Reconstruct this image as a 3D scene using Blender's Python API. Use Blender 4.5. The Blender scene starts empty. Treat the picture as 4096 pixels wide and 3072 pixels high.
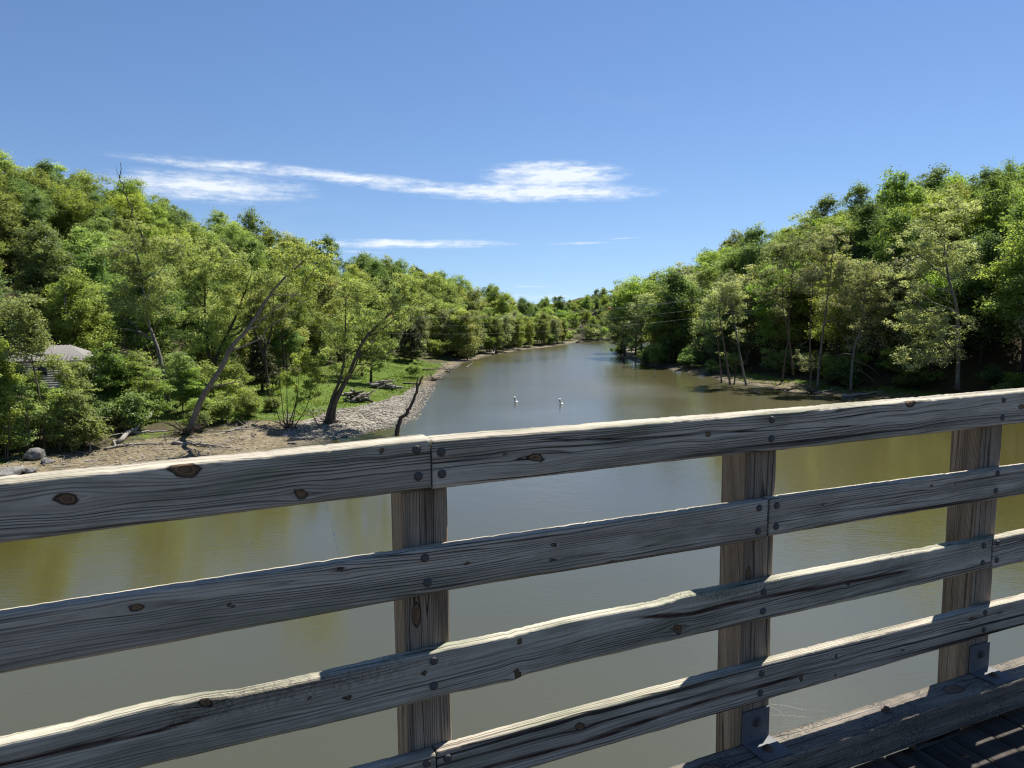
import bpy, math, random
import numpy as np
from mathutils import Matrix, Vector

# ------------------------------------------------------------------ camera, sky, sun, exposure
SC = bpy.context.scene
COL = SC.collection
H = 15.5                       # eye height above the water
F_PX, PITCH, ROLL = 2892.0, math.radians(6.303), math.radians(-0.56)
RAIL_TURN = math.radians(23.354)          # railing direction against the image plane
SUN_AZ, SUN_EL = math.radians(37.0), math.radians(59.0)   # to the right of straight ahead / above horizon

fwd = np.array([0, math.cos(PITCH), -math.sin(PITCH)])
up0 = np.array([0, math.sin(PITCH), math.cos(PITCH)])
rt0 = np.array([1.0, 0, 0])
rt = rt0*math.cos(ROLL) + up0*math.sin(ROLL)
up = -rt0*math.sin(ROLL) + up0*math.cos(ROLL)
cd = bpy.data.cameras.new('camera')
cd.sensor_fit = 'HORIZONTAL'; cd.sensor_width = 36.0
cd.lens = F_PX/4096*36
cd.clip_start = 0.05; cd.clip_end = 12000
cam = bpy.data.objects.new('camera', cd); COL.objects.link(cam)
cam.matrix_world = Matrix(((rt[0], up[0], -fwd[0], 0), (rt[1], up[1], -fwd[1], 0), (rt[2], up[2], -fwd[2], H), (0, 0, 0, 1)))
SC.camera = cam

world = bpy.data.worlds.new('World'); SC.world = world; world.use_nodes = True
SC.view_settings.view_transform = 'Standard'; SC.view_settings.look = 'None'
SC.view_settings.gamma = 1.0; SC.view_settings.use_curve_mapping = False
SC.view_settings.exposure = 1.0
SC.render.engine = 'CYCLES'
SC.cycles.max_bounces = 8; SC.cycles.diffuse_bounces = 4; SC.cycles.transmission_bounces = 4
SC.cycles.transparent_max_bounces = 8
SC.cycles.use_denoising = True
SC.cycles.sample_clamp_indirect = 6.0
SC.cycles.filter_width = 1.2

def sky_nodes():
    nt = world.node_tree; N = nt.nodes; L = nt.links; N.clear()
    out = N.new('ShaderNodeOutputWorld'); bg = N.new('ShaderNodeBackground')
    sky = N.new('ShaderNodeTexSky'); sky.sky_type = 'NISHITA'; sky.sun_disc = False
    sky.sun_elevation = SUN_EL; sky.sun_rotation = SUN_AZ
    sky.altitude = 300; sky.air_density = 1.0; sky.dust_density = 0.0; sky.ozone_density = 1.8
    bg.inputs['Strength'].default_value = 0.057
    def M(op, a, b=None, c=None, clamp=False):
        n = N.new('ShaderNodeMath'); n.operation = op; n.use_clamp = clamp
        for i, v in enumerate((a, b, c)):
            if v is None: continue
            if isinstance(v, (int, float)): n.inputs[i].default_value = v
            else: L.new(v, n.inputs[i])
        return n.outputs[0]
    tc = N.new('ShaderNodeTexCoord'); sp = N.new('ShaderNodeSeparateXYZ'); L.new(tc.outputs['Generated'], sp.inputs[0])
    az = M('ARCTAN2', sp.outputs[0], sp.outputs[1]); el = M('ARCSINE', sp.outputs[2])
    cb = N.new('ShaderNodeCombineXYZ'); L.new(az, cb.inputs[0]); L.new(el, cb.inputs[1])
    def noise(sx, sy, scale, detail, rough, off=0.0):
        mp = N.new('ShaderNodeMapping'); mp.inputs['Scale'].default_value = (sx, sy, 1); mp.inputs['Location'].default_value = (off, off*0.7, 0)
        mp.inputs['Rotation'].default_value = (0, 0, 0.05)
        L.new(cb.outputs[0], mp.inputs[0])
        n = N.new('ShaderNodeTexNoise'); n.inputs['Scale'].default_value = scale; n.inputs['Detail'].default_value = detail; n.inputs['Roughness'].default_value = rough
        L.new(mp.outputs[0], n.inputs['Vector']); return n.outputs[0]
    fine = noise(1.0, 3.4, 34, 9, 0.68); broad = noise(1.0, 5.5, 7, 4, 0.55, 3.1); warp = noise(1, 2, 6, 3, .5, 7.7)
    azw = M('ADD', az, M('MULTIPLY', M('SUBTRACT', warp, 0.5), 0.03)); elw = M('ADD', el, M('MULTIPLY', M('SUBTRACT', broad, 0.5), 0.010))
    # cirrus patches: azimuth, elevation, half width, half height, slope, strength (degrees)
    patches = [(3.3, 9.7, 6.6, 1.35, 0.0, 1.0), (1.6, 8.55, 11.5, 0.85, -0.02, 1.0), (-13.0, 9.55, 13.0, 0.55, -0.075, 0.8), (-6, 8.75, 8.5, 0.42, -0.05, .7),
               (-22.0, 8.5, 8.5, 1.25, -0.02, 0.85), (-20.5, 10.0, 9, 0.5, -0.03, 0.6), (-8.0, 4.7, 9.4, 0.42, 0.0, 0.9), (-11.5, 4.05, 2.2, 0.16, -.05, 0.35),
               (5.6, 4.6, 3.0, 0.15, 0.02, 0.4), (9.0, 4.95, 2.2, 0.09, 0.02, 0.3), (1.8, 1.35, 2.5, 0.12, 0.0, 0.3), (2.2, .55, 4.0, .28, 0, .35)]
    tot = None
    for a, e, w, h, sl, st in patches:
        a, e, w, h = (math.radians(v) for v in (a, e, w, h))
        da = M('SUBTRACT', azw, a); de = M('SUBTRACT', M('SUBTRACT', elw, e), M('MULTIPLY', da, sl))
        q = M('ADD', M('POWER', M('ABSOLUTE', M('DIVIDE', da, w)), 2.0), M('POWER', M('ABSOLUTE', M('DIVIDE', de, h)), 2.0))
        m = M('MULTIPLY', M('SUBTRACT', 1.0, M('SQRT', q), clamp=True), st)
        tot = m if tot is None else M('MAXIMUM', tot, m)
    fibre = noise(1.0, 9.0, 15, 8, 0.66, 5.3)
    er = M('ADD', M('MULTIPLY', M('SUBTRACT', fine, 0.5), 1.9), M('MULTIPLY', M('SUBTRACT', fibre, 0.5), 1.7))
    dens = M('MULTIPLY', M('ADD', M('MULTIPLY', tot, 1.35), M('MULTIPLY', er, M('MULTIPLY', M('SMOOTH_MIN', M('MULTIPLY', tot, 4.0), 1.0, 0.2), 1.0))), 1.0, clamp=True)
    dens = M('MULTIPLY', M('POWER', dens, 1.35), 0.82)
    # the same thin cirrus, sparse, over the rest of the sky
    veil = M('MULTIPLY', M('MULTIPLY_ADD', noise(1.0, 4.0, 2.3, 6, 0.6, 11.0), 2.2, -1.35, clamp=True), 0.16)
    dens = M('MAXIMUM', dens, veil)
    mix = N.new('ShaderNodeMix'); mix.data_type = 'RGBA'
    hs = N.new('ShaderNodeHueSaturation'); hs.inputs['Saturation'].default_value = 1.08; hs.inputs['Value'].default_value = 1.0
    # clear spring air: the pale band at the horizon is thin, so the sky is read a little above it
    zz = M('MULTIPLY_ADD', M('MAXIMUM', sp.outputs[2], 0.0), 0.90, 0.085); cz = N.new('ShaderNodeCombineXYZ'); L.new(sp.outputs[0], cz.inputs[0]); L.new(sp.outputs[1], cz.inputs[1]); L.new(zz, cz.inputs[2]); L.new(cz.outputs[0], sky.inputs['Vector'])
    L.new(sky.outputs[0], hs.inputs['Color'])
    L.new(dens, mix.inputs['Factor']); tn = N.new('ShaderNodeMix'); tn.data_type = 'RGBA'; tn.blend_type = 'MULTIPLY'; tn.inputs['Factor'].default_value = 1.0; tn.inputs['B'].default_value = (0.97, 1.0, 1.10, 1); L.new(hs.outputs[0], tn.inputs['A']); L.new(tn.outputs['Result'], mix.inputs['A']); mix.inputs['B'].default_value = (9.0, 9.4, 9.8, 1)
    L.new(mix.outputs['Result'], bg.inputs['Color']); L.new(bg.outputs[0], out.inputs[0])
sky_nodes()

sd_ = bpy.data.lights.new('sun', 'SUN'); sd_.energy = 5.0; sd_.angle = math.radians(0.53); sd_.color = (1.0, 0.955, 0.88)
sun = bpy.data.objects.new('sun', sd_); COL.objects.link(sun)
sun_dir = Vector((math.sin(SUN_AZ)*math.cos(SUN_EL), math.cos(SUN_AZ)*math.cos(SUN_EL), math.sin(SUN_EL)))
sun.rotation_euler = sun_dir.to_track_quat('Z', 'Y').to_euler()

# ------------------------------------------------------------------ helpers
rng = np.random.default_rng(7)

def tag(o, label=None, cat=None, group=None, kind=None):
    if label: o['label'] = label
    if cat: o['category'] = cat
    if group: o['group'] = group
    if kind: o['kind'] = kind
    return o

def empty(name, loc=(0, 0, 0), rz=0.0):
    o = bpy.data.objects.new(name, None); COL.objects.link(o)
    o.location = loc; o.rotation_euler = (0, 0, rz); o.empty_display_size = 0.3
    return o

def mesh(name, V, F, mats=(), attrs=None, smooth=False, mat_idx=None):
    """V (n,3); F (m,k) array or list of such arrays with different k"""
    me = bpy.data.meshes.new(name)
    V = np.asarray(V, np.float32)
    Fs = F if isinstance(F, list) else [F]
    Fs = [np.asarray(f, np.int32) for f in Fs if len(f)]
    me.vertices.add(len(V)); me.vertices.foreach_set('co', V.ravel())
    tot = np.concatenate([np.full(len(f), f.shape[1], np.int32) for f in Fs])
    loops = np.concatenate([f.ravel() for f in Fs])
    me.loops.add(len(loops)); me.loops.foreach_set('vertex_index', loops)
    me.polygons.add(len(tot))
    start = np.concatenate([[0], np.cumsum(tot)[:-1]]).astype(np.int32)
    me.polygons.foreach_set('loop_start', start)
    try: me.polygons.foreach_set('loop_total', tot)
    except Exception: pass
    if smooth: me.polygons.foreach_set('use_smooth', np.ones(len(tot), bool))
    for m in mats: me.materials.append(m)
    if mat_idx is not None: me.polygons.foreach_set('material_index', np.asarray(mat_idx, np.int32))
    for k, a in (attrs or {}).items():
        a = np.asarray(a, np.float32)
        if a.ndim == 1:
            at = me.attributes.new(k, 'FLOAT', 'POINT'); at.data.foreach_set('value', a)
        else:
            at = me.attributes.new(k, 'FLOAT_COLOR', 'POINT'); at.data.foreach_set('color', np.c_[a, np.ones(len(a))].astype(np.float32).ravel())
    me.update(calc_edges=True)
    return me

def obj(name, me, parent=None):
    o = bpy.data.objects.new(name, me); COL.objects.link(o)
    if parent is not None: o.parent = parent
    return o

class Geo:
    """collects pieces that make up ONE mesh"""
    def __init__(self): self.V = []; self.F = {}; self.n = 0
    def add(self, V, F):
        V = np.asarray(V, float); F = np.asarray(F, int)
        self.F.setdefault(F.shape[1], []).append(F + self.n); self.V.append(V); self.n += len(V)
    def box(self, lo, hi, M=None):
        (x0, y0, z0), (x1, y1, z1) = lo, hi
        V = np.array([(x0, y0, z0), (x1, y0, z0), (x1, y1, z0), (x0, y1, z0), (x0, y0, z1), (x1, y0, z1), (x1, y1, z1), (x0, y1, z1)], float)
        if M is not None: V = V @ np.asarray(M)[:3, :3].T + np.asarray(M)[:3, 3]
        self.add(V, [(3, 2, 1, 0), (4, 5, 6, 7), (0, 1, 5, 4), (1, 2, 6, 5), (2, 3, 7, 6), (3, 0, 4, 7)])
    def bevel_box(self, lo, hi, b):
        lo = np.array(lo, float); hi = np.array(hi, float)
        V = []; idx = {}
        for i in range(8):
            s = np.array([(i >> k) & 1 for k in range(3)])
            c = np.where(s, hi, lo)
            for ax in range(3):
                p = c.copy()
                for k in range(3):
                    if k != ax: p[k] += -b if s[k] else b
                idx[i, ax] = len(V); V.append(p)
        Q = []; T = []
        for ax in range(3):
            o1, o2 = (ax+1) % 3, (ax+2) % 3
            for sgn in (0, 1):
                ring = []
                for a, c in ((0, 0), (1, 0), (1, 1), (0, 1)):
                    ring.append(idx[(sgn << ax) | (a << o1) | (c << o2), ax])
                Q.append(ring if sgn else ring[::-1])
            for a in (0, 1):
                for c in (0, 1):
                    i0 = (a << o1) | (c << o2); i1 = i0 | (1 << ax)
                    r = [idx[i0, o1], idx[i1, o1], idx[i1, o2], idx[i0, o2]]
                    Q.append(r if (a ^ c) == 0 else r[::-1])
        for i in range(8):
            t = [idx[i, 0], idx[i, 1], idx[i, 2]]
            T.append(t if bin(i).count('1') % 2 else t[::-1])
        n = self.n; self.V.append(np.array(V)); self.F.setdefault(4, []).append(np.array(Q)+n); self.F.setdefault(3, []).append(np.array(T)+n); self.n += len(V)
    def tube(self, P, R, sides=6, cap=True):
        P = np.asarray(P, float); R = np.asarray(R, float); n = len(P)
        T = np.gradient(P, axis=0); T /= np.linalg.norm(T, axis=1)[:, None] + 1e-9
        ref = np.array([0, 0, 1.0]) if abs(T[:, 2]).mean() < 0.8 else np.array([1.0, 0, 0])
        A = np.cross(T, ref); A /= np.linalg.norm(A, axis=1)[:, None] + 1e-9
        B = np.cross(T, A)
        th = np.arange(sides)*2*math.pi/sides
        ring = P[:, None, :] + R[:, None, None]*(np.cos(th)[None, :, None]*A[:, None, :] + np.sin(th)[None, :, None]*B[:, None, :])
        V = ring.reshape(-1, 3)
        i = np.arange(n-1)[:, None]*sides; j = np.arange(sides)[None, :]; k = (j+1) % sides
        F = np.stack([i+j, i+sides+j, i+sides+k, i+k], -1).reshape(-1, 4)
        self.add(V, F)
        if cap:
            self.F.setdefault(sides, []).append(np.array([np.arange(sides)[::-1]+self.n-len(V), np.arange(sides)+self.n-sides])[:, ::-1])
    def lathe(self, prof, sides=20, c=(0, 0, 0), axis=2):
        th = np.arange(sides)*2*math.pi/sides; V = []
        for r, z in prof:
            ring = np.c_[r*np.cos(th), r*np.sin(th), np.full(sides, z)]
            V.append(ring)
        V = np.concatenate(V)
        if axis == 1: V = V[:, [0, 2, 1]]*np.array([1, -1, 1])   # the profile's z runs towards -y
        V = V + np.array(c)
        n = len(prof); i = np.arange(n-1)[:, None]*sides; j = np.arange(sides)[None, :]; k = (j+1) % sides
        F = np.stack([i+j, i+k, i+sides+k, i+sides+j], -1).reshape(-1, 4)
        self.add(V, F)
    def build(self, name, mat, parent=None, smooth=False, attrs=None):
        V = np.concatenate(self.V); F = [np.concatenate(f) for f in self.F.values()]
        return obj(name, mesh(name, V, F, [mat] if mat else [], attrs, smooth), parent)

def copy_tree(o, parent=None):
    c = o.copy(); COL.objects.link(c); c.parent = parent
    for ch in list(o.children): copy_tree(ch, c)
    return c

_lat = np.random.default_rng(99).random((64, 64, 8))
def vn(x, y, k=0):
    """value noise, about -0.5..0.5"""
    x = np.asarray(x, float); y = np.asarray(y, float)
    xi = np.floor(x).astype(int); yi = np.floor(y).astype(int); fx = x-xi; fy = y-yi
    fx = fx*fx*(3-2*fx); fy = fy*fy*(3-2*fy)
    g = lambda a, b: _lat[a % 64, b % 64, k]
    return (g(xi, yi)*(1-fx)+g(xi+1, yi)*fx)*(1-fy)+(g(xi, yi+1)*(1-fx)+g(xi+1, yi+1)*fx)*fy - 0.5
def fbm(x, y, k=0, o=3):
    s = 0; a = 1.0
    for i in range(o): s = s + a*vn(x*2**i+i*17.3, y*2**i+i*5.1, (k+i) % 8); a *= 0.5
    return s

# ------------------------------------------------------------------ materials
MATS = {}
class NT:
    def __init__(self, name):
        m = bpy.data.materials.new(name); m.use_nodes = True; self.m = m; MATS[name] = m
        self.N = m.node_tree.nodes; self.L = m.node_tree.links; self.N.clear()
        self.out = self.N.new('ShaderNodeOutputMaterial')
    def n(self, t, **kw):
        x = self.N.new(t)
        for k, v in kw.items(): setattr(x, k, v)
        return x
    def put(self, node, key, v):
        if v is None: return
        if isinstance(v, bpy.types.NodeSocket): self.L.new(v, node.inputs[key])
        else: node.inputs[key].default_value = v
    def math(self, op, a, b=None, c=None, clamp=False):
        x = self.n('ShaderNodeMath', operation=op, use_clamp=clamp)
        for i, v in enumerate((a, b, c)): self.put(x, i, v)
        return x.outputs[0]
    def attr(self, name, out='Fac'): return self.n('ShaderNodeAttribute', attribute_name=name).outputs[out]
    def mapping(self, scale, vec=None, loc=(0, 0, 0)):
        mp = self.n('ShaderNodeMapping'); mp.inputs['Scale'].default_value = scale; mp.inputs['Location'].default_value = loc
        self.L.new(vec if vec is not None else self.n('ShaderNodeTexCoord').outputs['Object'], mp.inputs[0]); return mp.outputs[0]
    def noise(self, vec, scale=1.0, detail=3.0, rough=0.5, dist=0.0):
        x = self.n('ShaderNodeTexNoise'); self.put(x, 'Vector', vec); self.put(x, 'Scale', scale); self.put(x, 'Detail', detail); self.put(x, 'Roughness', rough); self.put(x, 'Distortion', dist)
        return x.outputs[0]
    def ramp(self, fac, stops, interp='LINEAR'):
        x = self.n('ShaderNodeValToRGB'); r = x.color_ramp; r.interpolation = interp
        while len(r.elements) > 1: r.elements.remove(r.elements[-1])
        for i, (p, c) in enumerate(stops):
            e = r.elements[0] if i == 0 else r.elements.new(p)
            e.position = p; e.color = (*c, 1) if len(c) == 3 else c
        self.put(x, 0, fac); return x.outputs[0]
    def fr(self, fac, a, b, c=0.0, d=1.0):
        x = self.n('ShaderNodeMapRange'); self.put(x, 0, fac); self.put(x, 1, a); self.put(x, 2, b); self.put(x, 3, c); self.put(x, 4, d); return x.outputs[0]
    def mix(self, fac, a, b, blend='MIX'):
        x = self.n('ShaderNodeMix', data_type='RGBA', blend_type=blend)
        for k, v in (('Factor', fac), ('A', a), ('B', b)):
            if isinstance(v, tuple) and len(v) == 3: v = (*v, 1)
            self.put(x, k, v)
        return x.outputs['Result']
    def bump(self, h, strength, dist=0.01, normal=None):
        x = self.n('ShaderNodeBump'); self.put(x, 'Height', h); self.put(x, 'Strength', strength); self.put(x, 'Distance', dist); self.put(x, 'Normal', normal); return x.outputs[0]
    def surf(self, color, rough=0.8, normal=None, metallic=0.0, spec=0.3, ior=None, aniso=None):
        p = self.n('ShaderNodeBsdfPrincipled')
        if isinstance(color, tuple) and len(color) == 3: color = (*color, 1)
        self.put(p, 'Base Color', color); self.put(p, 'Roughness', rough); self.put(p, 'Normal', normal); self.put(p, 'Metallic', metallic); self.put(p, 'Specular IOR Level', spec)
        if ior: self.put(p, 'IOR', ior)
        if aniso:
            self.put(p, 'Anisotropic', aniso[0]); cb = self.n('ShaderNodeCombineXYZ'); cb.inputs[0].default_value, cb.inputs[1].default_value = aniso[1:]; self.L.new(cb.outputs[0], p.inputs['Tangent'])
        self.L.new(p.outputs[0], self.out.inputs[0]); return self.m

def leaf_mat(name, dark, mid, light, trans=0.42, warm=(1.1, 1.1, 0.55), gloss=0.05):
    t = NT(name)
    tint = t.attr('tint'); oi = t.n('ShaderNodeObjectInfo').outputs['Random']
    col = t.ramp(tint, [(0.0, dark), (0.5, mid), (1.0, light)])
    hs = t.n('ShaderNodeHueSaturation'); t.put(hs, 'Hue', t.fr(oi, 0, 1, 0.470, 0.508)); t.put(hs, 'Saturation', t.fr(t.math('FRACT', t.math('MULTIPLY', oi, 7.31)), 0, 1, 0.76, 0.96))
    t.put(hs, 'Value', t.fr(t.math('FRACT', t.math('MULTIPLY', oi, 13.7)), 0, 1, 0.62, 1.18)); t.put(hs, 'Color', col)
    c = hs.outputs[0]
    d = t.n('ShaderNodeBsdfDiffuse'); t.put(d, 'Color', c)
    tr = t.n('ShaderNodeBsdfTranslucent'); t.put(tr, 'Color', t.mix(1.0, c, tuple(w*trans*2 for w in warm), 'MULTIPLY'))
    m1 = t.n('ShaderNodeAddShader'); t.L.new(d.outputs[0], m1.inputs[0]); t.L.new(tr.outputs[0], m1.inputs[1])
    g = t.n('ShaderNodeBsdfGlossy'); t.put(g, 'Roughness', 0.55); t.put(g, 'Color', (0.8, 0.9, 0.8, 1))
    m2 = t.n('ShaderNodeMixShader'); t.put(m2, 0, gloss*0.4); t.L.new(m1.outputs[0], m2.inputs[1]); t.L.new(g.outputs[0], m2.inputs[2])
    t.L.new(m2.outputs[0], t.out.inputs[0]); return t.m

leaf_mat('leaf_wood', (0.058, 0.098, 0.016), (0.124, 0.186, 0.030), (0.195, 0.258, 0.050), trans=0.56)
leaf_mat('leaf_deep', (0.038, 0.075, 0.018), (0.084, 0.138, 0.032), (0.138, 0.202, 0.052), trans=0.5)
leaf_mat('leaf_yellow', (0.078, 0.110, 0.018), (0.148, 0.190, 0.034), (0.225, 0.265, 0.058), trans=0.46, warm=(1.12, 1.08, 0.6))
leaf_mat('leaf_pale', (0.085, 0.112, 0.046), (0.175, 0.205, 0.088), (0.275, 0.30, 0.15), trans=0.46, gloss=0.08)
leaf_mat('leaf_fresh', (0.068, 0.112, 0.018), (0.134, 0.194, 0.032), (0.20, 0.265, 0.054), trans=0.46, warm=(1.1, 1.08, 0.6))
leaf_mat('needle', (0.026, 0.034, 0.012), (0.052, 0.060, 0.022), (0.085, 0.086, 0.036), trans=0.2, warm=(1.1, 1, .7))
leaf_mat('grass_blade', (0.060, 0.092, 0.012), (0.108, 0.148, 0.020), (0.18, 0.21, 0.045), trans=0.4)

def bark(name, a, b, scale=1.0):
    t = NT(name); v = t.mapping((3*scale, 3*scale, 0.7*scale))
    n = t.noise(v, 2.2, 5, 0.65)
    c = t.ramp(n, [(0.3, a), (0.68, b)])
    return t.surf(c, 0.9, t.bump(n, 0.6, 0.05), spec=0.1)
bark('bark_dark', (0.030, 0.024, 0.018), (0.095, 0.080, 0.062))
bark('bark_brown', (0.055, 0.042, 0.030), (0.17, 0.14, 0.105))
bark('bark_pale', (0.075, 0.065, 0.052), (0.27, 0.245, 0.205))
bark('deadwood', (0.12, 0.105, 0.09), (0.37, 0.34, 0.30), 2.0)
bark('deadwood_dark', (0.035, 0.028, 0.022), (0.12, 0.10, 0.08), 2.0)

def ground_mat():
    t = NT('ground_cover'); pos = t.n('ShaderNodeNewGeometry').outputs['Position']
    zone = t.n('ShaderNodeSeparateColor'); t.L.new(t.attr('zone', 'Color'), zone.inputs[0])
    nb = t.noise(pos, 0.35, 5, 0.65); nf = t.noise(pos, 2.6, 5, 0.7); nv = t.noise(pos, 0.09, 3, 0.6)
    grit = t.n('ShaderNodeTexVoronoi'); t.put(grit, 'Scale', 3.4); t.put(grit, 'Vector', pos)
    gv = t.n('ShaderNodeSeparateColor'); t.L.new(grit.outputs['Color'], gv.inputs[0])
    floor = t.ramp(nf, [(0.3, (0.022, 0.018, 0.010)), (0.55, (0.065, 0.052, 0.030)), (0.75, (0.05, 0.065, 0.02))])
    grass = t.ramp(t.math('ADD', t.math('MULTIPLY', nf, 0.6), t.math('MULTIPLY', nb, 0.4)), [(0.32, (0.040, 0.070, 0.010)), (0.5, (0.070, 0.115, 0.014)), (0.68, (0.115, 0.145, 0.026))])
    grass = t.mix(t.fr(nv, 0.5, 0.68, 0, 0.5), grass, (0.12, 0.12, 0.042))
    soil = t.ramp(t.math('ADD', t.math('MULTIPLY', nf, 0.5), t.math('MULTIPLY', nb, 0.5)), [(0.33, (0.055, 0.045, 0.027)), (0.5, (0.128, 0.102, 0.060)), (0.66, (0.215, 0.172, 0.106))])
    soil = t.mix(t.fr(gv.outputs[0], 0.45, 0.9, 0, 0.65), soil, (0.22, 0.195, 0.14))
    stone = t.ramp(gv.outputs[1], [(0.0, (0.11, 0.10, 0.08)), (0.6, (0.22, 0.20, 0.165)), (1.0, (0.32, 0.295, 0.25))])
    j = t.math('MULTIPLY', t.math('SUBTRACT', nb, 0.5), 0.9)
    def w(ch): return t.fr(t.math('ADD', zone.outputs[ch], j), 0.42, 0.58)
    c = t.mix(w(0), floor, grass); c = t.mix(w(2), c, soil); c = t.mix(w(1), c, stone)
    # the strip that the lake wets
    sp = t.n('ShaderNodeSeparateXYZ'); t.L.new(pos, sp.inputs[0])
    wet = t.fr(t.math('ADD', sp.outputs[2], t.math('MULTIPLY', t.math('SUBTRACT', nb, 0.5), 0.25)), 0.04, 0.20, 0.42, 1.0)
    wc = t.n('ShaderNodeMix', data_type='RGBA', blend_type='MULTIPLY'); t.put(wc, 'Factor', 1.0); t.L.new(c, wc.inputs['A']); t.L.new(wet, wc.inputs['B'])
    t.surf(wc.outputs['Result'], t.fr(wet, .42, 1, .35, .95), t.bump(t.math('ADD', nf, t.math('MULTIPLY', gv.outputs[0], 0.5)), 0.7, 0.12), spec=0.15)
ground_mat()

def water_mat():
    t = NT('lake_water'); pos = t.n('ShaderNodeNewGeometry').outputs['Position']
    def wv(sx, sy, rot, scale, d, r):
        mp = t.n('ShaderNodeMapping'); mp.inputs['Scale'].default_value = (sx, sy, 1); mp.inputs['Rotation'].default_value = (0, 0, rot); t.L.new(pos, mp.inputs[0])
        return t.noise(mp.outputs[0], scale, d, r)
    a = wv(0.7, 2.4, 0.12, 1.7, 3, 0.55); b = wv(.8, 2.0, -0.3, 5.2, 2, 0.5); c = wv(1, 1.4, 0.2, 0.28, 2, 0.5)
    calm = t.fr(t.noise(pos, 0.021, 3, 0.55), 0.40, 0.62, 0.35, 1.0)
    h = t.math('ADD', t.math('MULTIPLY', a, 1.0), t.math('ADD', t.math('MULTIPLY', b, 0.33), t.math('MULTIPLY', c, 1.6)))
    h = t.math('MULTIPLY', h, calm)
    sp = t.n('ShaderNodeSeparateXYZ'); t.L.new(pos, sp.inputs[0])
    wind = t.math('MULTIPLY', t.fr(t.math('ADD', sp.outputs[1], t.math('MULTIPLY', t.noise(pos, .035, 3, .6), 60.0)), 95.0, 150.0), t.fr(calm, .35, 1.0, .55, 1.0))
    wind = t.math('MULTIPLY', wind, t.fr(t.math('ADD', sp.outputs[0], t.math('MULTIPLY', t.noise(pos, .06, 3, .6), 14.0)), 22.0, 40.0, 1.0, 0.15))   # the right bank shelters the water below it
    murk = t.mix(t.fr(t.noise(pos, 0.03, 3, 0.5), 0.35, 0.65), (0.053, 0.048, 0.0135, 1), (0.062, 0.057, 0.0185, 1))
    return t.surf(murk, t.math('MULTIPLY_ADD', wind, 0.155, 0.10), t.bump(h, 1.0, 0.018), spec=0.5, ior=2.2, aniso=(0.8, 0.05, 1.0))
water_mat()

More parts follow.
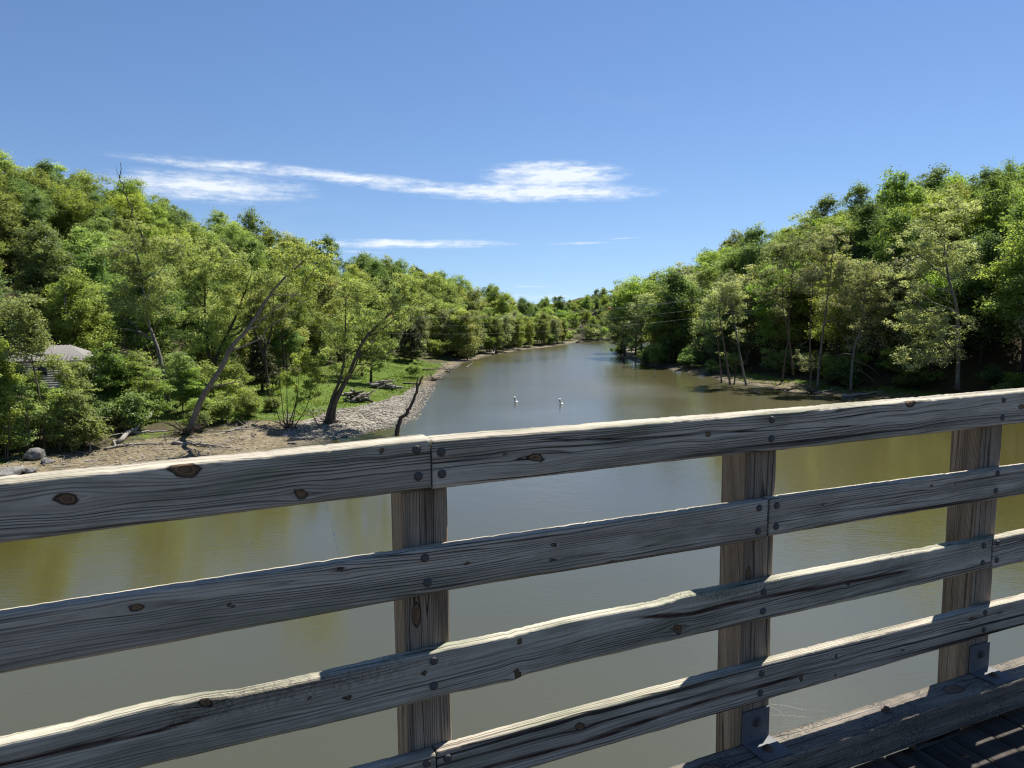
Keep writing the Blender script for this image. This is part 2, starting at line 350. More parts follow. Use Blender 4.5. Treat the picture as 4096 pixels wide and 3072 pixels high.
def wood_mat(name, light, mid, dark, green=0.5, browns=0.3, freq=150.0, contrast=1.0, lichen=0.0, craze=0.0):
    """weathered timber: 'phase' follows the growth rings across the board and bends round the knots"""
    t = NT(name); ph = t.attr('phase'); al = t.attr('along'); kn = t.attr('knot'); rnd = t.attr('seed'); stk = t.attr('streak'); vf = t.attr('vf')
    def grain(fa, fp, detail, rough):
        cb = t.n('ShaderNodeCombineXYZ'); t.put(cb, 0, t.math('MULTIPLY', al, fa)); t.put(cb, 1, t.math('MULTIPLY', ph, fp)); t.put(cb, 2, rnd)
        return t.noise(cb.outputs[0], 1.0, detail, rough)
    fib = grain(7.0, 620.0, 2.0, 0.6); soft = grain(0.8, 16.0, 4, 0.6); blot = grain(2.2, 9.0, 4, 0.6); mott = grain(14.0, 60.0, 3, 0.6)
    # growth rings: each ends in a thin dark line of late wood
    rc = t.math('ADD', t.math('MULTIPLY', ph, freq), t.math('MULTIPLY', grain(0.55, 11.0, 3, 0.55), 10.0))
    ring = t.math('FRACT', rc)
    late = t.math('MULTIPLY', t.fr(ring, 0.42, 0.86), t.fr(ring, 1.0, 0.90))
    amp = t.fr(grain(0.7, 26.0, 4, 0.65), 0.36, 0.60, 0.10, 1.0)
    line = t.math('MULTIPLY', late, amp)
    line2 = t.fr(grain(0.45, freq*0.5, 3, 0.62), 0.41, 0.34, 0.0, 1.0)
    c = t.ramp(soft, [(0.34, mid), (0.60, light)])
    c = t.mix(t.math('MULTIPLY', t.fr(blot, 0.48, 0.68, 0, 1), green), c, (mid[0]*0.58, mid[1]*0.70, mid[2]*0.58))
    c = t.mix(t.math('MULTIPLY', t.fr(grain(1.3, 12.0, 4, 0.6), 0.55, 0.74, 0, 1), browns), c, (0.085, 0.055, 0.038))
    c = t.mix(t.math('MULTIPLY', line, 0.78*contrast), c, dark); c = t.mix(t.math('MULTIPLY', line2, 0.75*contrast), c, (dark[0]*0.75, dark[1]*0.75, dark[2]*0.75))
    c = t.mix(t.fr(fib, 0.52, 0.72, 0, 0.45), c, dark)
    c = t.mix(t.fr(mott, 0.5, 0.75, 0, 0.3), c, (mid[0]*.45, mid[1]*.45, mid[2]*.45))
    c = t.mix(t.math('MULTIPLY', t.fr(stk, 0.25, 0.8), t.fr(grain(5.0, 70.0, 3, .6), 0.3, 0.55, 0.5, 1.0)), c, (0.050, 0.026, 0.019))
    # long drying checks
    chk = t.fr(t.math('ABSOLUTE', t.math('SUBTRACT', grain(0.5, 22.0, 1, 0.4), 0.5)), 0.0, 0.012, 1.0, 0.0)
    chk = t.math('MULTIPLY', chk, t.fr(grain(0.9, 6.0, 1, 0.5), 0.47, 0.55))
    if craze:                                   # short cross cracks along the sun-baked upper part
        cv = t.n('ShaderNodeCombineXYZ'); t.put(cv, 0, t.math('MULTIPLY_ADD', al, 55.0, t.math('MULTIPLY', mott, 3.0))); t.put(cv, 1, t.math('MULTIPLY', ph, 17.0))
        vo = t.n('ShaderNodeTexVoronoi', feature='DISTANCE_TO_EDGE'); t.put(vo, 'Vector', cv.outputs[0]); t.put(vo, 'Scale', 1.0)
        m_ = t.math('MULTIPLY', t.fr(vf, 0.45, 0.75), t.fr(grain(1.6, 3.0, 2, .5), 0.46, 0.56))
        chk = t.math('MAXIMUM', chk, t.math('MULTIPLY', t.fr(vo.outputs['Distance'], 0.0, 0.05, 1.0, 0.0), t.math('MULTIPLY', m_, craze)))
    c = t.mix(chk, c, (0.008, 0.007, 0.006))
    # knots: grey-brown heart with a dark, cracked rim
    kp = t.noise(t.attr('knotpos', 'Color'), 330.0, 3, 0.6); kq = t.math('ADD', kn, t.math('MULTIPLY', t.math('SUBTRACT', mott, 0.5), 0.35))
    kc = t.ramp(kq, [(0.40, (0.05, 0.042, 0.034)), (0.58, (0.035, 0.026, 0.019)), (0.68, (0.15, 0.098, 0.056)), (0.9, (0.21, 0.135, 0.075)), (1.0, (0.12, 0.075, 0.045))])
    km = t.n('ShaderNodeMix', data_type='RGBA', blend_type='MULTIPLY'); t.put(km, 'Factor', 1.0); t.L.new(kc, km.inputs['A']); t.L.new(t.fr(kp, 0.35, 0.65, 0.45, 1.2), km.inputs['B'])
    c = t.mix(t.fr(kq, 0.38, 0.56), c, km.outputs['Result'])
    if lichen:
        p = t.n('ShaderNodeTexCoord').outputs['Object']
        c = t.mix(t.math('MULTIPLY', t.fr(t.noise(p, 95, 5, 0.75), 0.49, 0.55, 0, lichen), t.fr(t.noise(p, 5, 3, 0.6), 0.42, 0.58)), c, (0.045, 0.042, 0.040))
    hgt = t.math('SUBTRACT', t.math('MULTIPLY', fib, 0.25), t.math('ADD', t.math('MULTIPLY', line, 0.5), t.math('ADD', t.math('MULTIPLY', line2, 0.6), t.math('MULTIPLY', chk, 1.4))))
    return t.surf(c, 0.82, t.bump(hgt, 0.8, 0.0022), spec=0.2)
wood_mat('rail_wood', (0.535, 0.485, 0.385), (0.35, 0.312, 0.243), (0.040, 0.031, 0.023), green=0.75, browns=0.4, freq=100, contrast=1.25)
wood_mat('rail_wood_crazed', (0.525, 0.49, 0.385), (0.34, 0.314, 0.243), (0.040, 0.031, 0.023), green=0.8, browns=0.35, freq=110, contrast=.95, craze=0.45)
wood_mat('post_wood', (0.40, 0.325, 0.235), (0.225, 0.178, 0.128), (0.026, 0.019, 0.015), green=0.15, browns=0.8, freq=170)
wood_mat('kerb_wood', (0.27, 0.235, 0.185), (0.135, 0.117, 0.092), (0.022, 0.019, 0.018), green=0.2, browns=0.35, freq=110, lichen=0.85)
wood_mat('plank_wood', (0.080, 0.068, 0.058), (0.044, 0.037, 0.032), (0.014, 0.012, 0.011), green=0.05, browns=0.2, freq=130)

def metal(name, c, rough, met=0.85):
    t = NT(name); n = t.noise(t.mapping((60, 60, 60)), 1, 4, 0.6)
    cc = t.ramp(n, [(0.35, tuple(v*0.62 for v in c)), (0.65, c)])
    return t.surf(cc, t.fr(n, 0.3, 0.7, rough-0.1, rough+0.15), t.bump(n, 0.15, 0.001), met, 0.5)
metal('galvanised', (0.135, 0.137, 0.14), 0.65, 0.2); metal('bolt_steel', (0.092, 0.085, 0.078), 0.7, 0.1); metal('rusty_bolt', (0.14, 0.09, 0.06), 0.7, 0.4)
metal('roof_metal', (0.20, 0.19, 0.175), 0.6, 0.1)
def plain(name, c, rough=0.7, amt=0.25, scale=3.0, bump=0.15, spec=0.3):
    t = NT(name); n = t.noise(t.mapping((scale,)*3), 1, 5, 0.6)
    return t.surf(t.ramp(n, [(0.3, tuple(v*(1-amt) for v in c)), (0.7, c)]), rough, t.bump(n, bump, 0.01), spec=spec)
plain('buoy_white', (0.82, 0.82, 0.80), 0.4, 0.12); plain('buoy_marking', (0.05, 0.05, 0.055), 0.5); plain('siding', (0.45, 0.44, 0.40), 0.7)
plain('window_glass', (0.03, 0.035, 0.04), 0.08, spec=0.6); plain('concrete', (0.38, 0.36, 0.32), 0.9)
plain('pole_wood', (0.42, 0.40, 0.37), 0.85, 0.4, 6); plain('wire', (0.40, 0.40, 0.37), 0.6); plain('marker_orange', (0.42, 0.09, 0.035), 0.5); plain('porcelain', (0.5, 0.5, 0.48), .3)
plain('silk', (0.85, 0.85, 0.82), 0.4)
def rock_mat():
    t = NT('rock_grey'); v = t.mapping((1.1, 1.1, 1.1)); n = t.noise(v, 1.3, 7, 0.65); s = t.noise(v, 6, 5, 0.7)
    c = t.ramp(t.math('ADD', t.math('MULTIPLY', n, .6), t.math('MULTIPLY', s, .4)), [(0.35, (0.05, 0.048, 0.043)), (0.52, (0.15, 0.145, 0.135)), (0.66, (0.27, 0.265, 0.25))])
    t.surf(c, 0.9, t.bump(s, 0.8, 0.05), spec=0.15)
    t = NT('pebble'); c = t.ramp(t.attr('tint'), [(0, (0.10, 0.088, 0.068)), (0.5, (0.24, 0.215, 0.17)), (1, (0.42, 0.385, 0.32))]); t.surf(c, 0.85, spec=0.2)
rock_mat()

# ------------------------------------------------------------------ ground and water
SHORE_L = np.array([(-110, -400), (-75, -60), (-54, 20), (-40.3, 55.5), (-34.7, 63.3), (-26.7, 72.3), (-18.7, 85.8), (-14.8, 91.7), (-13.2, 98.5), (-14.2, 120.5), (-14.8, 149.7), (-13.9, 166.9), (-12.6, 191.7),
                    (-5.4, 222), (4.3, 245), (15.9, 263.4), (27.3, 292.8), (58, 330), (130, 352), (260, 345), (800, 260)], float)
SHORE_R = np.array([(800, 205), (260, 290), (140, 300), (82, 284), (48, 260), (36, 242), (31, 225), (30.4, 207.8), (33.1, 178.6), (38.5, 161.4), (41.5, 153.7), (40.6, 138.5), (44.1, 134.7), (46.3, 129.2),
                    (47.3, 123.2), (50.6, 119.8), (54.9, 116.6), (58.3, 113.8), (68, 98.6), (80, 70), (90, 20), (96, -60), (130, -400)], float)
def dist_line(x, y, Pl):
    d = np.full(np.shape(x), 1e9)
    for (ax, ay), (bx, by) in zip(Pl[:-1], Pl[1:]):
        ux, uy = bx-ax, by-ay; t = np.clip(((x-ax)*ux+(y-ay)*uy)/(ux*ux+uy*uy), 0, 1)
        d = np.minimum(d, np.hypot(x-ax-t*ux, y-ay-t*uy))
    return d
LAKE = np.concatenate([SHORE_L, SHORE_R])
def inside(x, y, Pg):
    r = np.zeros(np.shape(x), bool); n = len(Pg)
    for i in range(n):
        ax, ay = Pg[i]; bx, by = Pg[(i+1) % n]
        with np.errstate(divide='ignore', invalid='ignore'):
            c = ((ay > y) != (by > y)) & (x < (bx-ax)*(y-ay)/(by-ay+1e-12)+ax)
        r ^= c
    return r
def sstep(a, b, x):
    t = np.clip((x-a)/(b-a), 0, 1); return t*t*(3-2*t)
def ramp_hill(d, toe, slope, cap):
    h = np.maximum(d-toe, 0)*slope
    h = h*h/(h+3.0)
    return cap*(1-np.exp(-h/cap*1.15))
def terrain(x, y):
    x = np.asarray(x, float); y = np.asarray(y, float)
    dl = dist_line(x, y, SHORE_L); dr = dist_line(x, y, SHORE_R); wet = inside(x, y, LAKE)
    nz = fbm(x*0.09, y*0.09, 1, 3); ns = fbm(x*0.4, y*0.4, 3, 2)
    capl = np.interp(y, [0, 130, 170, 210, 270, 310, 380, 480, 700], [56, 56, 46, 30, 9, 3, .6, .6, 1])
    toe = np.interp(y, [0, 125, 150, 190, 300, 400], [76, 74, 60, 48, 30, 26])
    zl = 0.085*np.minimum(dl, 14)+0.9*sstep(12, 20, dl)+0.02*np.maximum(dl-20, 0)*(dl < 400) + ramp_hill(dl, toe, 0.85, capl)
    capr = np.interp(y, [0, 90, 140, 190, 240, 300], [38, 42, 37, 33, 21, 8])
    zr = 0.055*np.minimum(dr, 12)+0.9*sstep(9, 15, dr) + ramp_hill(dr, 12, 0.62, capr)
    far = sstep(10, 90, x)*sstep(390, 480, y)*12
    z = np.where(dl < dr, zl+far, zr)
    z = z+nz*np.clip(np.minimum(dl, dr)*0.08, 0, 2.0)+ns*0.22*np.clip(np.minimum(dl, dr)*0.3, 0.0, 1)
    bed = -np.minimum(np.minimum(dl, dr)*0.22, 3.5)-0.02+0.12*ns*np.clip(np.minimum(dl, dr), 0, 1)
    return np.where(wet, bed, z+0.01)
def gz(x, y): return float(terrain(np.array([x]), np.array([y]))[0])
def dl_(x, y): return float(dist_line(np.array([x]), np.array([y]), SHORE_L)[0])

LAWN = np.array([(-60, 96), (-45, 86), (-36, 87), (-27, 92), (-22, 103), (-18.5, 128), (-17.2, 146), (-17.4, 168), (-18, 184), (-33, 190), (-40, 160), (-46, 132), (-58, 118)], float)
GRAV = np.array([(-27, 84), (-18, 84), (-12, 90), (-11, 100), (-12.5, 122), (-14.5, 136), (-18, 134), (-19, 122), (-22, 108), (-25, 98), (-27, 92)], float)
def steps(lo, hi, fine_lo, fine_hi, h, g=1.22):
    a = list(np.arange(fine_lo, fine_hi+h/2, h)); s = h
    while a[-1] < hi: s *= g; a.append(a[-1]+s)
    s = h
    while a[0] > lo: s *= g; a.insert(0, a[0]-s)
    return np.array(a)
gx = steps(-4500, 4500, -95, 90, 1.4); gy = steps(-2500, 6000, 48, 300, 1.5)
GX, GY = np.meshgrid(gx, gy); X_, Y_ = GX.ravel(), GY.ravel(); Z_ = terrain(X_, Y_)
far_r = np.hypot(X_, Y_); Z_ = np.where(far_r > 1500, np.minimum(Z_, 14.0), Z_)
nx, ny = len(gx), len(gy); ii = (np.arange(ny-1)[:, None]*nx+np.arange(nx-1)[None, :]).ravel()
FQ = np.stack([ii, ii+1, ii+nx+1, ii+nx], -1)
DL, DR = dist_line(X_, Y_, SHORE_L), dist_line(X_, Y_, SHORE_R)
lawn = inside(X_, Y_, LAWN); grav = inside(X_, Y_, GRAV)
left = DL < DR
sw_ = np.interp(Y_, [0, 110, 170, 190], [10, 10, 8, 3.2]); soilw = np.where(left, 1-sstep(sw_, sw_*1.5, DL), 0.95*(1-sstep(5, 9, DR))); soilw = np.where(lawn & (DL > 3.5), 0, soilw)
grassw = np.where(lawn, 1.0, np.where(left, 0.45*(1-sstep(16, 30, DL)), 0.75*(1-sstep(8, 14, DR))*sstep(2, 4, DR)))
grassw = np.where((far_r > 900), 0.5, grassw)
zone = np.c_[grassw, np.where(grav, 1.0, 0.0), soilw]
g = obj('ground', mesh('ground', np.c_[X_, Y_, Z_], FQ, [MATS['ground_cover']], {'zone': zone}, True))
tag(g, 'earth and grass banks rising to wooded hillsides around the water', kind='structure')

wx = steps(-300, 900, -120, 160, 20, 1.3); wy = steps(-400, 420, -60, 340, 20, 1.3)
WX, WY = np.meshgrid(wx, wy); nx, ny = len(wx), len(wy); ii = (np.arange(ny-1)[:, None]*nx+np.arange(nx-1)[None, :]).ravel()
w = obj('lake_water', mesh('lake_water', np.c_[WX.ravel(), WY.ravel(), np.zeros(nx*ny)], np.stack([ii, ii+1, ii+nx+1, ii+nx], -1), [MATS['lake_water']], None, True))
tag(w, 'murky olive lake water with small ripples reflecting sky and trees', kind='structure')

# ------------------------------------------------------------------ trees
def bez(a, m, b, n):
    t = np.linspace(0, 1, n)[:, None]; return (1-t)**2*a+2*t*(1-t)*m+t*t*b

def foliage(r, centres, per, rad, size, squash=0.65, elong=1.0, upb=0.5, droop=0.0):
    n = len(centres)*per
    C = np.repeat(centres, per, 0)
    off = r.normal(0, 1, (n, 3)); off /= np.maximum(np.linalg.norm(off, axis=1)[:, None]/np.minimum(np.abs(r.normal(0.75, 0.35, n)), 1.35)[:, None], 1e-6)
    rr = np.repeat(rad*r.uniform(0.65, 1.35, len(centres)), per)[:, None]
    ax_ = np.repeat(r.uniform(0.6, 1.5, (len(centres), 3)), per, 0); off = off*rr*ax_; off[:, 2] = off[:, 2]*squash-droop*np.linalg.norm(off[:, :2], axis=1)
    P = C+off
    nrm = r.normal(0, 1, (n, 3)); nrm[:, 2] = np.abs(nrm[:, 2])+upb; nrm += off/(rr+1e-6)*0.5; nrm /= np.linalg.norm(nrm, axis=1)[:, None]
    a = np.cross(nrm, r.normal(0, 1, (n, 3))); a /= np.linalg.norm(a, axis=1)[:, None]+1e-9; b = np.cross(nrm, a)
    s = (size*r.uniform(0.55, 1.35, n))[:, None]
    a = a*s*elong; b = b*s*0.62
    fold = nrm*s*0.22
    V = np.stack([P-a, P-b*0.9+fold, P+a, P+b+fold], 1).reshape(-1, 3)
    F = np.arange(n*4).reshape(-1, 4)
    ct = np.repeat(r.uniform(0.15, 0.85, len(centres)), per)
    tint = np.clip(ct+r.normal(0, 0.16, n), 0, 1)
    return V, F, np.repeat(tint, 4)

def make_tree(seed, trunks, blobs, n_clump, per, rad, leaf, mat_leaf, mat_bark, name, r0=0.25, n_limb=10, stubs=(), surf=0.55, elong=1.0, droop=0.0, squash=0.65, sides=7, twig=0.011, wig=0.35):
    """trunks: list of point lists; blobs: (centre, radii) of the crown's masses. Returns a root Empty > trunk, crown"""
    r = np.random.default_rng(seed)
    G = Geo(); tp = []
    for k, T in enumerate(trunks):
        T = np.array(T, float); q = np.linspace(0, len(T)-1, max(8, 3*len(T))); i0 = np.clip(q.astype(int), 0, len(T)-2); fr = (q-i0)[:, None]
        # smooth through the given points
        Pm = np.vstack([2*T[0]-T[1], T, 2*T[-1]-T[-2]])
        p0, p1, p2, p3 = Pm[i0], Pm[i0+1], Pm[i0+2], Pm[i0+3]
        P = 0.5*((2*p1)+(-p0+p2)*fr+(2*p0-5*p1+4*p2-p3)*fr**2+(-p0+3*p1-3*p2+p3)*fr**3)
        P[1:] += r.normal(0, 0.03, P[1:].shape)*np.linspace(0.3, 1, len(P)-1)[:, None]
        t = np.linspace(0, 1, len(P)); R = (r0 if np.isscalar(r0) else r0[k])*(1-0.86*t**0.9)+0.012
        R[0] *= 1.35
        G.tube(P, R, sides); tp.append((P, R))
    vol = np.array([np.prod(b[1]) for b in blobs])**0.7; vol /= vol.sum()
    cnt = r.multinomial(n_clump, vol); C = []
    for (c, rd), m in zip(blobs, cnt):
        d = r.normal(0, 1, (m, 3)); d /= np.linalg.norm(d, axis=1)[:, None]
        rad_ = np.where(r.random(m) < surf, r.uniform(0.8, 1.02, m), r.uniform(0.2, 0.85, m))
        C.append(np.array(c)+d*rad_[:, None]*np.array(rd))
    C = np.concatenate(C)
    C = C[C[:, 2] > 0.25] if len(C[C[:, 2] > 0.25]) > 4 else C
    # limbs: spread out primaries from the trunk, the other clumps hang on the nearest limb
    idx = [int(r.integers(len(C)))]; dmin = np.linalg.norm(C-C[idx[0]], axis=1)
    while len(idx) < min(n_limb, len(C)):
        i = int(np.argmax(dmin)); idx.append(i); dmin = np.minimum(dmin, np.linalg.norm(C-C[i], axis=1))
    nodes = []; nr = []
    for i in idx:
        c = C[i]; best = None
        for P, R in tp:
            hd = np.hypot(P[:, 0]-c[0], P[:, 1]-c[1]); want = c[2]-0.75*hd
            k = int(np.argmin(np.abs(P[:, 2]-np.maximum(want, P[:, 2].max()*0.22))+0.25*hd))
            sc = hd[k]+0.4*abs(P[k, 2]-want[k])
            if best is None or sc < best[0]: best = (sc, P[k], R[k])
        a, ra = best[1], best[2]; ln = np.linalg.norm(c-a)
        m = a*0.5+c*0.5+np.array([0, 0, -0.06*ln])+r.normal(0, 0.08*ln, 3)
        B = bez(a, m, c, 9); B[1:-1] += r.normal(0, 0.022*ln*wig/0.35, (7, 3))
        rb = min(ra*0.72, 0.018+twig*1.4*ln); R = rb*(1-0.85*np.linspace(0, 1, 9))+0.008
        G.tube(B, R, 5, False); nodes.append(B[2:]); nr.append(R[2:])
    nodes = np.concatenate(nodes); nr = np.concatenate(nr)
    for i in range(len(C)):
        if i in idx: continue
        d = np.linalg.norm(nodes-C[i], axis=1)+0.6*np.maximum(nodes[:, 2]-C[i][2], 0); k = int(np.argmin(d)); a = nodes[k]; ln = d[k]
        m = (a+C[i])/2+r.normal(0, 0.12*ln, 3)
        B = bez(a, m, C[i], 5); rb = min(nr[k]*0.8, 0.01+twig*0.8*ln)
        G.tube(B, rb*(1-0.8*np.linspace(0, 1, 5))+0.006, 4, False)
    for st in stubs:                                  # dead limbs: (points, radius)
        P = np.array(st[0], float); P = np.vstack([bez(P[0], P[len(P)//2], P[-1], 7)]) if len(P) == 3 else P
        G.tube(P, st[1]*(1-0.8*np.linspace(0, 1, len(P)))+0.01, 5)
    root = empty(name)
    G.build('trunk', MATS[mat_bark], root, True)
    V, F, tint = foliage(r, C, per, rad, leaf, squash, elong, droop=droop)
    obj('crown', mesh('crown', V, F, [MATS[mat_leaf]], {'tint': tint}), root)
    return root

def forest_proto(seed, h, cr, base, mat, name, nc=210, per=105, leaf=0.165, rad=1.0, bark_='bark_dark', airy=False, narrow=1.0):
    r = np.random.default_rng(seed+500)
    lean = r.normal(0, 0.5, 2)
    tr = [[(0, 0, -0.4), (lean[0]*0.3, lean[1]*0.3, h*0.35), (lean[0], lean[1], h*0.68), (lean[0]*1.4, lean[1]*1.4, h*0.9)]]
    bl = []
    n = 7
    for i in range(n):
        a = i*2.4+r.uniform(-0.4, 0.4); t = (i+0.5)/n; z = h*(base+(0.93-base)*t)
        prof = math.sin(math.pi*(0.16+0.72*(1-t)))
        rd = cr*prof*0.42*narrow
        bl.append(((math.cos(a)*rd+lean[0]*t, math.sin(a)*rd+lean[1]*t, z), (cr*(0.42+0.22*prof)*narrow, cr*(0.42+0.22*prof)*narrow, h*(0.10+0.035*r.random()))))
    bl.append(((lean[0]*1.3, lean[1]*1.3, h*0.9), (cr*0.38*narrow, cr*0.38*narrow, h*0.1)))
    for q in range(6):                                   # ragged lobes that break the outline
        a = r.uniform(0, 6.28); t = r.uniform(0.1, 0.95); bl.append(((math.cos(a)*cr*.78*narrow, math.sin(a)*cr*.78*narrow, h*(base+(0.9-base)*t)), (cr*.24, cr*.24, h*.06)))
    bl.append(((r.normal(0, .2)*cr, r.normal(0, .2)*cr, h*0.985), (cr*.2, cr*.2, h*.06)))
    bl.append(((0, 0, h*(base+0.93)/2), (cr*0.55*narrow, cr*0.55*narrow, h*(0.93-base)*0.36)))
    return make_tree(seed, tr, bl, nc, per, rad, leaf, mat, bark_, name, r0=0.012*h, n_limb=14, surf=0.75 if not airy else 0.5)

protos = {'wood': [forest_proto(11, 17, 5.4, 0.28, 'leaf_wood', 'broadleaf_tree'), forest_proto(12, 19, 5.0, 0.30, 'leaf_wood', 'broadleaf_tree'), forest_proto(13, 15.5, 5.8, 0.24, 'leaf_wood', 'broadleaf_tree'),
                   forest_proto(14, 18, 4.6, 0.22, 'leaf_deep', 'broadleaf_tree'), forest_proto(15, 16.5, 5.2, 0.22, 'leaf_deep', 'broadleaf_tree')],
          'yellow': [forest_proto(21, 16, 4.8, 0.22, 'leaf_yellow', 'broadleaf_tree', 190, 100), forest_proto(22, 17.5, 4.4, 0.25, 'leaf_yellow', 'broadleaf_tree', 180, 100), forest_proto(23, 14, 4.6, 0.2, 'leaf_fresh', 'broadleaf_tree', 170, 100)],
          'airy': [forest_proto(31, 15.5, 3.6, 0.16, 'leaf_pale', 'slender_tree', 120, 85, 0.18, 1.0, 'bark_dark', True), forest_proto(32, 17, 3.2, 0.2, 'leaf_wood', 'slender_tree', 115, 85, 0.18, 1.0, 'bark_dark', True), forest_proto(33, 14.5, 3.4, 0.12, 'leaf_yellow', 'slender_tree', 120, 85, 0.18, 1.0, 'bark_brown', True)],
          'pale': [forest_proto(41, 17, 4.2, 0.2, 'leaf_pale', 'pale_tree', 140, 85, 0.18, .95, 'bark_pale', True), forest_proto(42, 15, 4.6, 0.14, 'leaf_pale', 'pale_tree', 150, 85, 0.18, 1.0, 'bark_pale', True)]}
for L_ in protos.values():
    for o in L_: o.location = (0, 0, -500)
used = set()
def place(proto, x, y, sc, rz, label, cat, group, z=None, tilt=0.0, zs=1.0):
    o = proto if id(proto) not in used else copy_tree(proto)
    used.add(id(proto))
    o.location = (x, y, (gz(x, y) if z is None else z)-0.1); o.rotation_euler = (tilt*math.cos(rz*3), tilt*math.sin(rz*3), rz); o.scale = (sc, sc, sc*zs)
    return tag(o, label, cat, group)

def project(x, y, z):
    X = np.array([x, y, z-H]); zc = X@fwd
    return 2048+F_PX*(X@rt)/zc, 1536-F_PX*(X@up)/zc, zc

def wood(cands, limit, spacing_vis=0.2, v0=1650):
    """candidates (x, y, proto, scale, rz, label, cat, group, margin): nearest first, those wholly hidden are left out"""
    minv = np.full(4096//16+40, float(v0)); k = 0
    for c in sorted(cands, key=lambda c: math.hypot(c[0], c[1])):
        x, y, pr, sc, rz, label, cat, group, hgt, wid = c
        z0 = gz(x, y); u, vt, d = project(x, y, z0+hgt*sc)
        if d < 20: continue
        wpx = wid*sc*F_PX/d; hp = hgt*sc*F_PX/d
        i0, i1 = int((u-wpx)/16)+20, int((u+wpx)/16)+21
        if i1 < 2 or i0 > len(minv)-3: continue
        i0 = max(i0, 0); i1 = min(i1, len(minv)); seg = minv[i0:i1]
        if np.mean(vt+0.06*hp < seg-10) < spacing_vis: continue
        q = (np.arange(i0, i1)-20)*16; e = np.clip(1-((q-u)/(wpx+1))**2, 0, 1)**0.5
        minv[i0:i1] = np.minimum(seg, vt+0.12*hp+(1-e)*hp*0.5)
        place(pr, x, y, sc, rz, label, cat, group); k += 1
        if k >= limit: break
    return k

HOUSE = (-73.6, 116.0)
rr = np.random.default_rng(5)
def jitter(x0, x1, y0, y1, sp):
    P = []
    for yy in np.arange(y0, y1, sp):
        for xx in np.arange(x0, x1, sp): P.append((xx+rr.uniform(-.42, .42)*sp, yy+rr.uniform(-.42, .42)*sp))
    return np.array(P)
HUE = {'leaf_wood': 'mid-green', 'leaf_deep': 'dark green', 'leaf_yellow': 'yellow-green', 'leaf_fresh': 'bright green', 'leaf_pale': 'pale grey-green'}
def hue(pr): return HUE[[c for c in pr.children if c.name.startswith('crown')][0].data.materials[0].name]
def describe(pr, x, y, zone_):
    u = project(x, y, gz(x, y)+8)[0]
    if zone_ == 'left':
        spot = ('on the left hillside above the metal roof' if u < 420 else 'on the left hillside above the two grey leaning trunks' if u < 900 else
                'on the left hillside above the grove by the lawn' if u < 1350 else 'on the low end of the left hillside beyond the lawn' if u < 1750 else 'on the far left bank above the narrow water')
    elif zone_ == 'foot':
        spot = ('at the foot of the left hillside round the house' if u < 520 else 'in the grove behind the leaning grey tree' if u < 1100 else 'in the grove behind the driftwood piles' if u < 1600 else 'on the left bank past the end of the lawn')
    elif zone_ == 'right':
        spot = ('on the wooded point that narrows the water' if u < 2750 else 'on the right bank behind the bare shore trunks' if u < 3350 else 'high on the right bank near the picture edge' if y < 125 else 'on the right bank slope above the drift logs')
    else:
        spot = 'on the distant hill at the end of the water' if u > 2200 else 'on the distant rise behind the far left shore'
    return (hue(pr)+' leafy tree '+spot, 'tree', 'trees '+spot)
cl = []
P = jitter(-240, 60, 84, 470, 8.8); D1 = dist_line(P[:, 0], P[:, 1], SHORE_L); D2 = dist_line(P[:, 0], P[:, 1], SHORE_R); wet = inside(P[:, 0], P[:, 1], LAKE); lw = inside(P[:, 0], P[:, 1], LAWN)
for (x, y), d, e, wt, l in zip(P, D1, D2, wet, lw):
    if wt or l or d > e or d < 9: continue
    if y < 110 and d < 40: continue
    if y > 200 and d < 20: continue
    if math.hypot(x-HOUSE[0], y-HOUSE[1]) < 12 or (math.atan2(-66, 117) > math.atan2(x, y) > math.atan2(-86, 112) and y < 122): continue
    if d < 45: kind = 'yellow' if rr.random() < 0.6 else 'wood'
    else: kind = 'wood' if rr.random() < 0.80 else 'yellow'
    pr = protos[kind][int(rr.integers(len(protos[kind])))]
    cl.append((x, y, pr, rr.uniform(0.9, 1.3)*(1.0 if d > 45 else .88), rr.uniform(0, 6.28), *describe(pr, x, y, 'left' if d > 45 else 'foot'), 17.0, 4.6))
n_left = wood(cl, 140, 0.36)
cr_ = []
P = jitter(28, 200, 60, 330, 8.6); D1 = dist_line(P[:, 0], P[:, 1], SHORE_L); D2 = dist_line(P[:, 0], P[:, 1], SHORE_R); wet = inside(P[:, 0], P[:, 1], LAKE)
for (x, y), d, e, wt in zip(P, D2, D1, wet):
    if wt or d > e or d < (11 if y < 150 else 3.5): continue
    kind = 'wood'; q = rr.random()
    if d < 22: kind = 'pale' if q < 0.25 else ('yellow' if q < 0.5 else 'wood')
    elif q < 0.22: kind = 'yellow'
    pr = protos[kind][int(rr.integers(len(protos[kind])))]
    cr_.append((x, y, pr, rr.uniform(0.95, 1.38), rr.uniform(0, 6.28), *describe(pr, x, y, 'right'), 17.0, 4.6))
n_right = wood(cr_, 105, 0.36)
cf = []
P = jitter(-90, 230, 338, 620, 8.5); D1 = dist_line(P[:, 0], P[:, 1], SHORE_L); wet = inside(P[:, 0], P[:, 1], LAKE)
for (x, y), d, wt in zip(P, D1, wet):
    if wt or d < 4 or not 1750 < project(x, y, 8)[0] < 2800: continue
    pr = protos['wood'][int(rr.integers(5))]
    cf.append((x, y, pr, rr.uniform(0.45, 0.62), rr.uniform(0, 6.28), *describe(pr, x, y, 'far'), 17, 5.5))
n_far = wood(cf, 60, 0.25)
